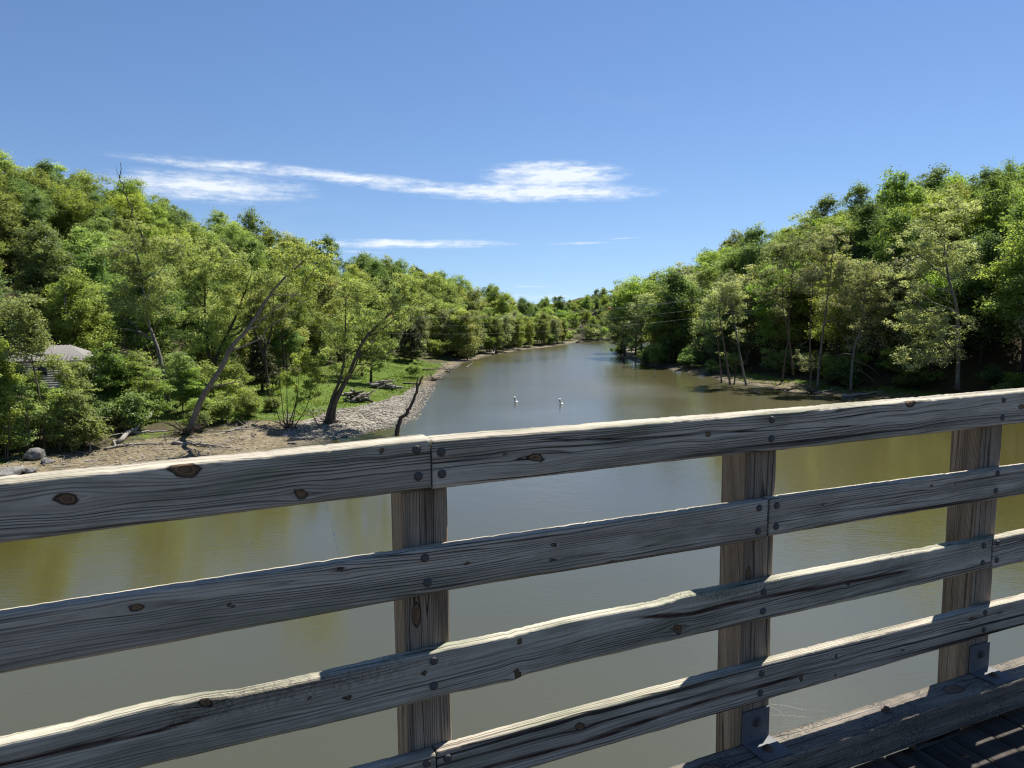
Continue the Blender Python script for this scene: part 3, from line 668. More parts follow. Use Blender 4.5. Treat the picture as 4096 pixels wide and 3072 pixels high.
# the row of slender trees along the far left shore
nrow = 0
for k in range(64):
    t = (k+0.5)/64; y = 196+t*98+rr.uniform(-2, 2)
    xs = np.interp(y, SHORE_L[11:17, 1], SHORE_L[11:17, 0]); d = rr.choice([3.0, 6.0, 10.0, 15.0])+rr.uniform(-1, 1.5)
    x = xs-d*0.92; y = y+d*0.35
    pr = protos['airy'][k % 3]
    spot = 'in the row of thin trunks along the far left shore' if t > 0.35 else 'on the far left shore just past the lawn'
    place(pr, x, y, rr.uniform(0.80, 1.0)*(1-.36*t), rr.uniform(0, 6.28), hue(pr)+' slender tree '+spot, 'tree', 'slender trees '+spot)
cf = []
P = jitter(10, 190, 425, 580, 9.0)
for (x, y) in P:
    if not 2150 < project(x, y, 20)[0] < 2750: continue
    pr = protos['wood'][int(rr.integers(5))]; cf.append((x, y, pr, rr.uniform(0.55, 0.8), rr.uniform(0, 6.28), hue(pr)+' leafy tree on the crest of the distant hill past the wooded point', 'tree', 'trees on the crest of the distant hill', 17, 5.0))
n_far += wood(cf, 40, 0.2)
print('TREES', n_left, n_right, n_far)
for L_ in protos.values():
    for o in L_:
        if id(o) not in used:
            for c in list(o.children): bpy.data.objects.remove(c)
            bpy.data.objects.remove(o)

# ------------------------------------------------------------------ single trees that stand out
def ground_at(u, v):
    d = fwd+rt*(u-2048)/F_PX-up*(v-1536)/F_PX
    t = H/-d[2] if d[2] < 0 else 300.0
    for _ in range(30):
        z = max(gz(d[0]*t, d[1]*t), 0.0); t = 0.5*t+0.5*((z-H)/d[2])
    return np.array([d[0]*t, d[1]*t, z])

def single(name, label, cat, u0, v0, stems, blobs, seed, nc=90, per=60, rad=0.8, leaf=0.2, mat='leaf_yellow', bark_='bark_brown', r0=0.25, n_limb=9, stubs=(), depth=0.75, **kw):
    """a tree measured off the photograph: its foot on the ground, stems and crown masses in metres round the foot"""
    b = ground_at(u0, v0); k = b[1]/F_PX
    rs = np.random.default_rng(seed+77)
    def loc(u, v, y=0.0): return ((u-u0)*k, y, (v0-v)*k)
    T = []
    for st in stems:
        ph = rs.uniform(0, 6.28); y1 = rs.uniform(-1, 1)*0.8
        T.append([(*loc(u, v)[:1], y1*i/len(st), loc(u, v)[2]-(0.5 if i == 0 else 0)) for i, (u, v) in enumerate(st)])
    B = []
    for (u, v, ru, rv) in blobs:
        c = loc(u, v, rs.uniform(-0.4, 0.4)*ru*k); B.append((c, (ru*k, max(ru*k*depth, 0.6), rv*k)))
    S = [([loc(u, v, yy) for (u, v, yy) in st], r) for st, r in stubs]
    leaf *= 0.72; per = int(per*1.75)
    root = make_tree(seed, T, B, nc, per, rad, leaf, mat, bark_, name, r0=r0, n_limb=n_limb, stubs=S, **kw)
    root.location = b; tag(root, label, cat); return root

single('leaning_tree', 'pale grey leaning tree on the left shore with long bare trunk slanting right', 'tree', 750, 1735,
       [[(750, 1735), (812, 1600), (890, 1490), (955, 1380), (1015, 1320), (1090, 1215), (1140, 1150), (1230, 1070), (1300, 1020)]],
       [(1310, 1030, 110, 50), (1190, 1040, 100, 60), (1260, 1120, 90, 40), (1100, 1130, 50, 40)], 101, 70, 40, 0.75, 0.19, 'leaf_yellow', 'bark_pale', 0.36, 8,
       [([(868, 1545, 0), (930, 1530, -1), (1010, 1515, -1.5)], 0.10), ([(950, 1532, -.8), (1000, 1490, -1), (1030, 1470, -1)], 0.05), ([(985, 1520, -1.2), (1010, 1545, -1.5), (1030, 1550, -2)], 0.04), ([(1110, 1180, 0), (1180, 1178, .5), (1240, 1188, 1)], 0.09)], surf=0.4, twig=0.0035)
single('straight_grey_tree', 'tall grey-trunked tree with a broken bleached limb left of the leaning tree', 'tree', 680, 1650,
       [[(680, 1650), (665, 1520), (645, 1400), (615, 1300), (600, 1180), (590, 1060), (565, 960)]],
       [(600, 1080, 125, 110), (520, 1010, 90, 80), (690, 1010, 90, 80), (650, 1220, 115, 70), (520, 1190, 80, 60), (600, 950, 70, 60)], 102, 150, 56, 0.85, 0.20, 'leaf_yellow', 'bark_pale', 0.34, 12,
       [([(610, 1335, 0), (565, 1315, -.5), (500, 1305, -1)], 0.13)], surf=0.45)
single('spreading_tree', 'broad bright green tree with dark forked trunk behind the leaning tree', 'tree', 850, 1585,
       [[(850, 1585), (845, 1450), (838, 1290), (840, 1180), (850, 1040)], [(858, 1450), (900, 1380), (950, 1290), (1000, 1180), (1040, 1080)]],
       [(850, 1040, 140, 85), (950, 1090, 150, 100), (770, 1130, 100, 85), (900, 1230, 190, 85), (1060, 1150, 100, 110), (830, 1350, 130, 60)], 103, 240, 70, 0.95, 0.21, 'leaf_fresh', 'bark_dark', 0.32, 16)
single('three_stemmed_tree', 'three-stemmed dark tree leaning right on the gravel shore with thin yellow leaves', 'tree', 1312, 1690,
       [[(1300, 1690), (1330, 1600), (1370, 1510), (1385, 1430), (1395, 1300), (1400, 1190)], [(1315, 1690), (1350, 1590), (1400, 1500), (1450, 1390), (1490, 1330), (1560, 1270), (1620, 1200), (1690, 1130)], [(1335, 1690), (1345, 1620), (1385, 1540), (1440, 1440), (1470, 1300)]],
       [(1390, 1330, 105, 75), (1480, 1180, 120, 85), (1650, 1125, 95, 55), (1740, 1130, 75, 50), (1560, 1290, 100, 60), (1330, 1420, 65, 55), (1640, 1230, 95, 55), (1400, 1470, 85, 35), (1500, 1400, 60, 40)], 104, 190, 46, 0.68, 0.18, 'leaf_yellow', 'bark_brown', [0.27, 0.33, 0.22], 18, surf=0.4, wig=0.6)
single('sapling_clump', 'clump of thin bright green saplings on the shore left of the three-stemmed tree', 'saplings', 1145, 1705,
       [[(1140, 1705), (1132, 1600), (1125, 1450)], [(1150, 1705), (1155, 1560), (1165, 1410)], [(1130, 1700), (1100, 1600), (1090, 1520)], [(1165, 1700), (1200, 1560), (1210, 1430)], [(1170, 1705), (1240, 1600), (1262, 1440)], [(1150, 1700), (1190, 1600), (1200, 1480)]],
       [(1140, 1510, 50, 80), (1205, 1480, 65, 70), (1265, 1500, 55, 65), (1245, 1430, 60, 50), (1110, 1560, 30, 40), (1215, 1570, 70, 40)], 105, 95, 48, 0.5, 0.16, 'leaf_fresh', 'bark_dark', 0.06, 14, surf=0.4, sides=5)
single('forked_tree', 'dark forked tree standing on the lawn right of the cedar', 'tree', 1078, 1603,
       [[(1078, 1603), (1072, 1500), (1066, 1405), (1095, 1330), (1105, 1240), (1110, 1150)], [(1066, 1420), (1045, 1360), (1030, 1310), (1020, 1220)]],
       [(1110, 1200, 85, 80), (1020, 1230, 65, 70), (1070, 1290, 80, 50)], 106, 90, 55, 0.8, 0.2, 'leaf_yellow', 'bark_dark', 0.26, 10, surf=0.45)
single('dark_lawn_tree', 'slim dark-trunked tree with thin crown behind the sapling clump', 'tree', 1140, 1510,
       [[(1140, 1510), (1138, 1400), (1132, 1300), (1150, 1220), (1165, 1130)]], [(1150, 1180, 100, 95), (1200, 1260, 80, 60), (1100, 1270, 60, 50)], 107, 100, 55, 0.9, 0.22, 'leaf_yellow', 'bark_dark', 0.24, 10)
single('lawn_edge_tree', 'drooping green tree at the lawn edge right of the three-stemmed tree', 'tree', 1483, 1535,
       [[(1483, 1535), (1488, 1420), (1480, 1330), (1475, 1240)]], [(1475, 1300, 95, 85), (1530, 1390, 60, 75), (1430, 1390, 60, 60), (1500, 1440, 55, 45)], 108, 120, 70, 0.9, 0.22, 'leaf_wood', 'bark_dark', 0.24, 10, droop=0.25)
single('grove_trunk_tree', 'dark-stemmed tree in the shade behind the upper driftwood pile', 'tree', 1448, 1505,
       [[(1448, 1505), (1446, 1420), (1440, 1300)]], [(1440, 1290, 85, 75), (1400, 1350, 60, 50)], 109, 85, 70, 1.0, 0.24, 'leaf_wood', 'bark_dark', 0.28, 9)

def cedar(name, label, u0, v0, vt, wpx, seed, mat='needle', brown=True):
    b = ground_at(u0, v0); k = b[1]/F_PX; h = (v0-vt)*k; w = wpx*k
    r = np.random.default_rng(seed); root = empty(name, b); G = Geo()
    G.tube([(0, 0, -.3), (0.05, 0, h*0.5), (0, 0.05, h*0.98)], [0.03*h, 0.02*h, 0.03], 7)
    C = []
    for i in range(150):
        t = r.random()**0.8; z = h*(0.16+0.82*t); rr_ = w*(1-t)**0.75*(0.55+0.45*r.random())+0.15; a = r.uniform(0, 6.28)
        c = np.array([math.cos(a)*rr_, math.sin(a)*rr_, z-0.12*rr_]); C.append(c)
        G.tube([(0, 0, z-0.1*rr_), c*np.array([.5, .5, 1])+np.array([0, 0, .05*rr_]), c], [0.035, 0.02, 0.008], 4, False)
    G.build('trunk', MATS['bark_dark'], root, True)
    V, F, tint = foliage(r, np.array(C), 75, 0.075*h, 0.011*h+0.05, 0.5, 1.5, 0.3)
    obj('crown', mesh('crown', V, F, [MATS[mat]], {'tint': tint}), root)
    return tag(root, label, 'tree')
cedar('cedar_tree', 'dark brown-green cedar on the lawn left of the forked tree', 1050, 1573, 1345, 70, 201)
cedar('cedar_tree', 'lone brownish cedar at the far end of the lawn by the shore', 1648, 1447, 1300, 72, 202)

single('shore_willow', 'small round pale willow bush on the lawn edge by the orange soil', 'bush', 1655, 1512,
       [[(1655, 1512), (1650, 1480)], [(1657, 1512), (1670, 1475)], [(1653, 1512), (1635, 1485)]], [(1655, 1478, 34, 20)], 110, 55, 55, 0.45, 0.13, 'leaf_fresh', 'bark_brown', 0.05, 8, sides=5)

# left foreground saplings and trees near the house
for i, (u0, v0, vt, w_, m_, sd, lab) in enumerate([(182, 1800, 1130, 120, 'leaf_yellow', 301, 'tall slender bright-leaved tree in front of the house at the picture edge'),
                                             (272, 1752, 1395, 70, 'leaf_fresh', 302, 'slim sapling in front of the white house wall'),
                                             (20, 1800, 1340, 60, 'leaf_wood', 303, 'leafy green tree at the left picture edge above the boulders'),
                                             (420, 1700, 1390, 90, 'leaf_fresh', 304, 'light green young tree right of the house roof'),
                                             (500, 1690, 1440, 85, 'leaf_wood', 305, 'green young tree behind the slanting dead log'),
                                             (330, 1690, 1470, 75, 'leaf_fresh', 306, 'feathery sapling below the right end of the metal roof'),
                                             (130, 1700, 1520, 70, 'leaf_wood', 307, 'dark leafy sapling under the left end of the metal roof'),
                                             (455, 1700, 1350, 80, 'leaf_fresh', 308, 'tall light green young tree left of the straight grey trunk'), (555, 1690, 1390, 75, 'leaf_wood', 309, 'slim young tree close left of the straight grey trunk'),
                                             (735, 1660, 1400, 80, 'leaf_fresh', 310, 'leafy young tree between the two grey trunks'), (800, 1640, 1440, 80, 'leaf_yellow', 311, 'low yellowish young tree under the leaning trunk'),
                                             (930, 1620, 1450, 75, 'leaf_fresh', 312, 'bright young tree right of the leaning trunk'), (-30, 1790, 1250, 110, 'leaf_wood', 313, 'tall leafy tree cut by the left picture edge')]):
    uc = u0-(45 if i == 0 else 0); hh = v0-vt; low = 0.25 if i in (0, 1) else 1.0
    single('young_tree', lab, 'tree', u0, v0, [[(u0, v0), (u0-5, v0-hh*0.4), (uc, vt+hh*0.12)]],
           [(uc, vt+hh*0.17, w_*0.75, hh*0.15), (uc+w_*0.3, vt+hh*0.38, w_*0.8, hh*0.14), (uc-w_*0.3*low, vt+hh*(0.5 if i else .26), w_*0.75*low, hh*0.13*low), (u0, vt+hh*(0.68 if i else .8), w_*0.7, hh*0.12)], sd, (130, 40, 130)[i] if i < 3 else 90, 55, 0.62, 0.155, m_, 'bark_brown', 0.13 if hh > 500 else 0.08, 14, surf=0.5, squash=0.5)

for i, (u0, v0, hh, w_, m_) in enumerate([(150, 1760, 300, 60, 'leaf_fresh'), (395, 1700, 290, 70, 'leaf_fresh'), (480, 1650, 260, 80, 'leaf_yellow'), (330, 1740, 330, 60, 'leaf_yellow'), (20, 1840, 330, 70, 'leaf_wood'), (105, 1820, 300, 60, 'leaf_fresh'), (235, 1800, 260, 60, 'leaf_wood'), (310, 1790, 240, 60, 'leaf_fresh'), (560, 1700, 270, 75, 'leaf_wood'), (620, 1690, 230, 70, 'leaf_fresh'), (770, 1660, 200, 70, 'leaf_wood'), (30, 1720, 200, 60, 'leaf_deep'), (250, 1720, 180, 70, 'leaf_fresh'), (-40, 1850, 420, 90, 'leaf_wood'), (720, 1620, 190, 80, 'leaf_fresh'), (940, 1640, 130, 70, 'leaf_fresh')]):
    o = single('thicket_sapling', HUE[m_]+' wispy sapling in the thicket along the left shore', 'sapling', u0, v0, [[(u0, v0), (u0+8, v0-hh*.5), (u0-4, v0-hh*.9)], [(u0+6, v0), (u0+25, v0-hh*.4), (u0+30, v0-hh*.7)]],
               [(u0, v0-hh*.85, w_*.6, hh*.12), (u0+w_*.3, v0-hh*.62, w_*.8, hh*.12), (u0-w_*.3, v0-hh*.45, w_*.8, hh*.11), (u0+w_*.1, v0-hh*.25, w_*.7, hh*.1)], 330+i, 80, 42, 0.5, 0.13, m_, 'bark_brown', 0.06, 12, surf=0.45, squash=0.42, sides=5)
    o['group'] = 'wispy saplings in the left thicket'
# right bank shore trees
R_ = [('shore_trunk_tree', 'thin leafless-stemmed tree leftmost of the four standing in the right shallows', 2887, 1531, [[(2887, 1531), (2878, 1450), (2868, 1380), (2862, 1280), (2870, 1200)]], [(2875, 1205, 45, 60), (2868, 1300, 25, 35), (2893, 1432, 14, 22)], 401, 34, 34, 'bark_brown', 0.16),
      ('shore_trunk_tree', 'dark bent trunk second from left in the right shallows with sparse leaves', 2922, 1538, [[(2922, 1538), (2905, 1450), (2885, 1340), (2872, 1250), (2880, 1160)]], [(2890, 1190, 55, 55), (2920, 1140, 40, 50)], 402, 40, 36, 'bark_brown', 0.2),
      ('shore_trunk_tree', 'short dark crooked trunk third of the four in the right shallows', 2935, 1537, [[(2935, 1537), (2942, 1480), (2936, 1420), (2945, 1340)]], [(2945, 1335, 25, 30)], 403, 10, 25, 'bark_dark', 0.13),
      ('shore_trunk_tree', 'pale slanting trunk rightmost of the four in the right shallows', 2987, 1541, [[(2987, 1541), (2968, 1470), (2950, 1380), (2933, 1290), (2918, 1220), (2912, 1150)]], [(2925, 1190, 50, 75), (2945, 1260, 30, 40), (2900, 1130, 40, 40)], 404, 50, 40, 'bark_pale', 0.22),
      ('shore_tree', 'grey-leaved tree with two dark stems behind the mud flat on the right', 3128, 1527, [[(3128, 1527), (3138, 1430), (3145, 1340), (3120, 1230), (3115, 1080)], [(3175, 1490), (3155, 1380), (3148, 1280), (3160, 1100), (3170, 980)]], [(3125, 1030, 90, 90), (3070, 1140, 70, 70), (3190, 980, 70, 80), (3170, 1130, 60, 70), (3110, 1240, 50, 40)], 405, 150, 48, 'bark_brown', 0.2),
      ('shore_tree', 'bare brown trunk with one low leafy branch at the right waterline', 3246, 1562, [[(3246, 1562), (3236, 1450), (3230, 1330), (3232, 1200), (3238, 1080)]], [(3215, 1455, 32, 30), (3190, 1420, 20, 25), (3235, 1110, 60, 70)], 406, 50, 40, 'bark_brown', 0.2),
      ('shore_tree', 'tall pale-barked tree right of the low leafy branch on the right shore', 3270, 1552, [[(3270, 1552), (3275, 1450), (3288, 1300), (3300, 1180), (3312, 1060), (3320, 940)]], [(3300, 980, 85, 90), (3345, 1090, 70, 80), (3270, 1110, 60, 70), (3330, 1210, 60, 50)], 407, 140, 48, 'bark_pale', 0.24),
      ('shore_tree', 'crooked grey tree with twisting dead lower limbs on the right shore', 3402, 1566, [[(3402, 1566), (3404, 1460), (3412, 1380), (3435, 1300), (3440, 1180), (3445, 1080)]], [(3440, 1110, 85, 85), (3390, 1180, 60, 60), (3490, 1200, 60, 60), (3450, 1290, 60, 40)], 408, 120, 46, 'bark_pale', 0.24),
      ('leaning_pale_tree', 'big pale grey-green tree leaning left over the right shore', 3830, 1560, [[(3830, 1560), (3825, 1400), (3810, 1240), (3775, 1130), (3755, 1020), (3745, 880)]], [(3730, 880, 120, 90), (3700, 990, 150, 85), (3790, 1060, 130, 80), (3640, 1120, 110, 70), (3650, 1270, 120, 75), (3740, 1330, 140, 70), (3700, 1440, 150, 60)], 409, 300, 50, 'bark_pale', 0.34),
      ('overhanging_tree', 'pale tree at the wooded point hanging low over the water', 2500, 1425, [[(2500, 1425), (2490, 1330), (2500, 1250), (2520, 1160)]], [(2510, 1190, 70, 55), (2450, 1270, 60, 40), (2425, 1330, 42, 28), (2560, 1270, 70, 60), (2480, 1340, 60, 35), (2610, 1180, 60, 60)], 410, 170, 60, 'bark_brown', 0.3)]
for nm, lab, u0, v0, st, bl, sd, nc, per, bk, r0 in R_:
    stubs = []
    if sd == 408: stubs = [([(3408, 1420, 0), (3350, 1400, -1), (3320, 1430, -1)], .07), ([(3408, 1440, 0), (3460, 1450, -1), (3500, 1500, -1.5)], .07), ([(3405, 1470, 0), (3450, 1485, -1), (3480, 1530, -2)], .06), ([(3405, 1400, 0), (3360, 1340, -.5), (3345, 1330, -1)], .06)]
    if sd in (401, 402, 404): stubs = [([(st[0][2][0], st[0][2][1], 0), (st[0][2][0]-25, st[0][2][1]-20, -.5), (st[0][2][0]-45, st[0][2][1]-25, -1)], .05), ([(st[0][3][0], st[0][3][1], 0), (st[0][3][0]-20, st[0][3][1]-25, .5), (st[0][3][0]-40, st[0][3][1]-65, 1)], .05)]
    if sd == 403: stubs = [([(2940, 1450, 0), (2960, 1430, -.5), (2945, 1400, -1)], .06), ([(2940, 1480, 0), (2915, 1455, -.5), (2890, 1460, -1)], .04)]
    single(nm, lab, 'tree', u0, v0, st, bl, sd, nc, per, 0.75 if sd < 410 else 0.95, 0.20 if sd < 410 else 0.25, 'leaf_pale', bk, r0, max(4, nc//12), stubs, surf=0.45)

# ------------------------------------------------------------------ shrubs
def shrub_proto(seed, mat, h, w, name='shrub', nc=70, per=55):
    r = np.random.default_rng(seed)
    st = [[(0, 0, -.2), (r.normal(0, .3), r.normal(0, .3), h*0.4), (r.normal(0, .6), r.normal(0, .6), h*0.75)] for _ in range(4)]
    bl = [((r.normal(0, w*.35), r.normal(0, w*.35), h*(0.35+0.5*i/5)), (w*0.55, w*0.55, h*0.22)) for i in range(6)]
    return make_tree(seed, st, bl, nc, int(per*1.7), 0.62, 0.12, mat, 'bark_dark', name, r0=0.05, n_limb=9, sides=5, squash=0.55)
shr = [shrub_proto(501, 'leaf_fresh', 3.6, 2.2), shrub_proto(502, 'leaf_wood', 4.2, 2.4), shrub_proto(503, 'leaf_deep', 3.4, 2.6), shrub_proto(504, 'leaf_yellow', 2.6, 1.8)]
for o in shr: o.location = (0, 0, -500)
rs = np.random.default_rng(31)
def shrubs(n, xr, yr, ok, spot, kinds=(0, 1, 2, 3), smin=0.6, smax=1.25):
    k = 0; tries = 0; pts = []
    while k < n and tries < n*60:
        tries += 1; x, y = rs.uniform(*xr), rs.uniform(*yr)
        d1 = dl_(x, y); d2 = float(dist_line(np.array([x]), np.array([y]), SHORE_R)[0])
        if inside(np.array([x]), np.array([y]), LAKE)[0] or not ok(x, y, d1, d2): continue
        if any(math.hypot(x-a, y-b) < 1.9 for a, b in pts): continue
        pts.append((x, y)); pr = shr[kinds[k % len(kinds)]]
        place(pr, x, y, rs.uniform(smin, smax), rs.uniform(0, 6.28), hue(pr)+' leafy shrub '+spot, 'shrub', 'shrubs '+spot); k += 1
inlawn = lambda x, y: bool(inside(np.array([x]), np.array([y]), LAWN)[0])
inhouse = lambda x, y: math.hypot(x-HOUSE[0], y-HOUSE[1]) < 9
shrubs(20, (-75, -40), (60, 108), lambda x, y, a, b: 12 < a < 36 and not inlawn(x, y) and not inhouse(x, y), 'in the thicket on the left shore below the house')
shrubs(6, (-50, -30), (80, 96), lambda x, y, a, b: 13 < a < 19, 'beside the foot of the leaning grey tree', (0, 3, 1), 0.5, 0.9)
shrubs(16, (-62, -20), (108, 195), lambda x, y, a, b: not inlawn(x, y) and a > 5 and (inlawn(x+5, y-4) or inlawn(x+6, y)), 'along the shaded back edge of the lawn', (1, 2))
shrubs(20, (-30, 30), (186, 300), lambda x, y, a, b: 4 < a < 16, 'along the far left shore', (0, 1), 0.8, 1.5)
shrubs(16, (10, 140), (292, 354), lambda x, y, a, b: a < 9, 'under the trees at the far end of the water', (1, 2), 1.2, 1.9)
shrubs(42, (28, 110), (75, 240), lambda x, y, a, b: (9 if y < 150 else 1.5) < b < (17 if y < 150 else 6), 'at the dark lower edge of the right bank', (2, 1, 2), 0.7, 1.3)
b_ = ground_at(4010, 1560); place(shr[0], b_[0], b_[1], 1.0, 1.0, 'bright green bush at the right picture edge just above the handrail', 'bush', None)

# ------------------------------------------------------------------ grass, gravel, drift litter
r = np.random.default_rng(61)
def scatter_in(poly, n):
    lo, hi = poly.min(0), poly.max(0); p = r.uniform(lo, hi, (n*4, 2)); return p[inside(p[:, 0], p[:, 1], poly)][:n]
p = scatter_in(LAWN, 26000); q = np.c_[r.uniform(-62, -18, 9000), r.uniform(62, 108, 9000)]
dq = dist_line(q[:, 0], q[:, 1], SHORE_L); q = q[(dq > 11) & (dq < 24) & (q[:, 1] < 96) & ~inside(q[:, 0], q[:, 1], LAKE)]
q2 = np.c_[r.uniform(38, 66, 16000), r.uniform(108, 150, 16000)]; d2 = dist_line(q2[:, 0], q2[:, 1], SHORE_R); q2 = q2[(d2 > 2.5) & (d2 < 9) & ~inside(q2[:, 0], q2[:, 1], LAKE)][:3000]
def tufts(P2, hmin, hmax):
    P2 = P2[fbm(P2[:, 0]*0.3, P2[:, 1]*0.3, 5, 2)+r.normal(0, .18, len(P2)) > -0.2]
    z = terrain(P2[:, 0], P2[:, 1]); n = len(P2); B = np.c_[P2, z-0.03]
    a = r.uniform(0, 6.28, n); w = r.uniform(0.05, 0.12, n); h = r.uniform(hmin, hmax, n)*(1+0.5*np.clip(vn(P2[:, 0]*.25, P2[:, 1]*.25, 2)*2, -1, 1)); t = np.c_[np.cos(a), np.sin(a), np.zeros(n)]
    lean = np.c_[r.normal(0, .35, (n, 2))*h[:, None], h]
    V = np.stack([B-t*w[:, None], B+t*w[:, None], B+lean], 1).reshape(-1, 3)
    return V, np.arange(n*3).reshape(-1, 3), np.repeat(np.clip(0.5+vn(P2[:, 0]*.4, P2[:, 1]*.4, 4)+r.normal(0, .2, n), 0, 1), 3)
V, F, t_ = tufts(np.concatenate([p, q]), 0.12, 0.34)
tag(obj('lawn_grass', mesh('lawn_grass', V, F, [MATS['grass_blade']], {'tint': t_})), 'mown green grass covering the lawn on the left bank', 'grass', kind='stuff')
V, F, t_ = tufts(q2, 0.15, 0.4)
tag(obj('mud_flat_grass', mesh('mud_flat_grass', V, F, [MATS['grass_blade']], {'tint': t_})), 'thin grass on the mud flat below the right bank', 'grass', kind='stuff')

OCT = np.array([(1, 0, 0), (-1, 0, 0), (0, 1, 0), (0, -1, 0), (0, 0, 1), (0, 0, -1)], float)
OCTF = np.array([(0, 2, 4), (2, 1, 4), (1, 3, 4), (3, 0, 4), (2, 0, 5), (1, 2, 5), (3, 1, 5), (0, 3, 5)])
def stones(P2, smin, smax):
    n = len(P2); z = terrain(P2[:, 0], P2[:, 1]); s = smin*(smax/smin)**(r.random(n)**1.6)
    sc = s[:, None]*r.uniform(0.6, 1.3, (n, 3))*np.array([1, 1, 0.55]); a = r.uniform(0, 6.28, n)
    V = OCT[None]*sc[:, None, :]*r.uniform(0.75, 1.2, (n, 6, 1)); c, sn = np.cos(a)[:, None], np.sin(a)[:, None]
    V = np.stack([V[..., 0]*c-V[..., 1]*sn, V[..., 0]*sn+V[..., 1]*c, V[..., 2]], -1)+np.c_[P2, z+s*0.12][:, None, :]
    return V.reshape(-1, 3), (OCTF[None]+np.arange(n)[:, None, None]*6).reshape(-1, 3), np.repeat(np.clip(r.normal(.5, .25, n), 0, 1), 6)
p = scatter_in(GRAV, 8000); V, F, t_ = stones(p, 0.05, 0.24)
tag(obj('shore_gravel', mesh('shore_gravel', V, F, [MATS['pebble']], {'tint': t_})), 'grey gravel and broken stones on the left shore point', 'gravel', kind='stuff')
p = np.c_[r.uniform(-62, -8, 26000), r.uniform(50, 190, 26000)]; dd = dist_line(p[:, 0], p[:, 1], SHORE_L); p = p[(dd < 11) & ~inside(p[:, 0], p[:, 1], LAKE) & ~inside(p[:, 0], p[:, 1], LAWN)][:3200]
V, F, t_ = stones(p, 0.04, 0.2)
tag(obj('shore_pebbles', mesh('shore_pebbles', V, F, [MATS['pebble']], {'tint': t_})), 'scattered tan stones on the bare soil of the left shore', 'pebbles', kind='stuff')

def sticks(P2, lmin, lmax, rad):
    G = Geo()
    for x, y in P2:
        l = r.uniform(lmin, lmax); a = r.uniform(0, 6.28); z0 = gz(x, y)+0.04; d = np.array([math.cos(a), math.sin(a), r.normal(0, .18)])*l
        m = np.array([x, y, z0])+d*0.5+r.normal(0, .08*l, 3); m[2] = max(m[2], z0)
        e = np.array([x, y, z0])+d; e[2] = max(e[2], gz(e[0], e[1])+0.03)
        G.tube(bez(np.array([x, y, z0]), m, e, 4), rad*r.uniform(.5, 1.5)*np.array([1, .8, .6, .2]), 4, False)
    return G
def along_shore(n, yr, dr, Sh, side):
    out = []
    while len(out) < n:
        x, y = r.uniform(-65, 75), r.uniform(*yr); d = dist_line(np.array([x]), np.array([y]), Sh)[0]
        if dr[0] < d < dr[1] and not inside(np.array([x]), np.array([y]), LAKE)[0] and (x < 30) == (side == 'l'): out.append((x, y))
    return out
G = sticks(along_shore(330, (60, 102), (6, 14.5), SHORE_L, 'l')+along_shore(190, (102, 290), (1, 7), SHORE_L, 'l'), 0.6, 3.0, 0.035)
tag(G.build('driftwood_litter', MATS['deadwood']), 'grey driftwood twigs strewn along the left shore', 'driftwood', kind='stuff')
G = sticks(along_shore(170, (86, 200), (1, 11), SHORE_R, 'r'), 0.8, 4.0, 0.05)
tag(G.build('driftwood_litter', MATS['deadwood_dark']), 'dark drift branches tangled along the right shore', 'driftwood', kind='stuff')

# ------------------------------------------------------------------ dead wood that stands out
def dead(name, label, cat, paths, mat='deadwood', twigs=6, seed=0, tw_len=0.25):
    """paths: list of (world points, start radius)"""
    rr2 = np.random.default_rng(seed); P0 = np.array(paths[0][0][0], float); root = empty(name, P0); G = Geo(); first = True
    Tw = Geo(); nt = 0
    for pts, r0 in paths:
        P = np.array(pts, float)-P0; n = max(6, len(P)*4); q = np.linspace(0, len(P)-1, n); P = np.stack([np.interp(q, np.arange(len(P)), P[:, i]) for i in range(3)], 1)
        for _ in range(2): P[1:-1] = (P[:-2]+2*P[1:-1]+P[2:])/4
        L = np.linalg.norm(P[-1]-P[0]); P[1:-1] += rr2.normal(0, 0.008*L+.01, P[1:-1].shape)
        R = r0*(1-0.72*np.linspace(0, 1, n)**1.1)*rr2.uniform(.9, 1.1, n); G.tube(P, R, 8)
        for _ in range(twigs):
            i = int(rr2.integers(n//4, n)); d = rr2.normal(0, 1, 3); d[2] = abs(d[2])*.6; d /= np.linalg.norm(d); l = L*tw_len*rr2.uniform(.4, 1.2)
            Tw.tube(bez(P[i], P[i]+d*l*.5+rr2.normal(0, .1*l, 3), P[i]+d*l, 5), min(R[i]*.5, .06)*np.linspace(1, .2, 5), 4, False); nt += 1
    G.build('stem', MATS[mat], root, True)
    if nt: Tw.build('twigs', MATS[mat], root)
    return tag(root, label, cat)
def gpt(u, v, dz=0.0):
    b = ground_at(u, v); return (b[0], b[1], b[2]+dz)
def up_from(u0, v0, pts, zb=None):
    b = ground_at(u0, v0); k = b[1]/F_PX
    return [(b[0]+(u-u0)*k, b[1]+dy, b[2]+(v0-v)*k-(0.4 if i == 0 else 0)) for i, (u, v, dy) in enumerate(pts)]
dead('dead_snag', 'crooked dark dead trunk standing in the water off the gravel point', 'dead tree',
     [(up_from(1590, 1737, [(1590, 1745, 0), (1591, 1705, 0), (1608, 1672, .1), (1640, 1635, .2), (1664, 1582, .3), (1680, 1535, .3), (1696, 1500, .3)]), 0.30), (up_from(1590, 1737, [(1672, 1560, .3), (1672, 1530, .2), (1678, 1506, .2)]), 0.12)], 'deadwood_dark', 4, 1, .22)
b = ground_at(540, 1500)
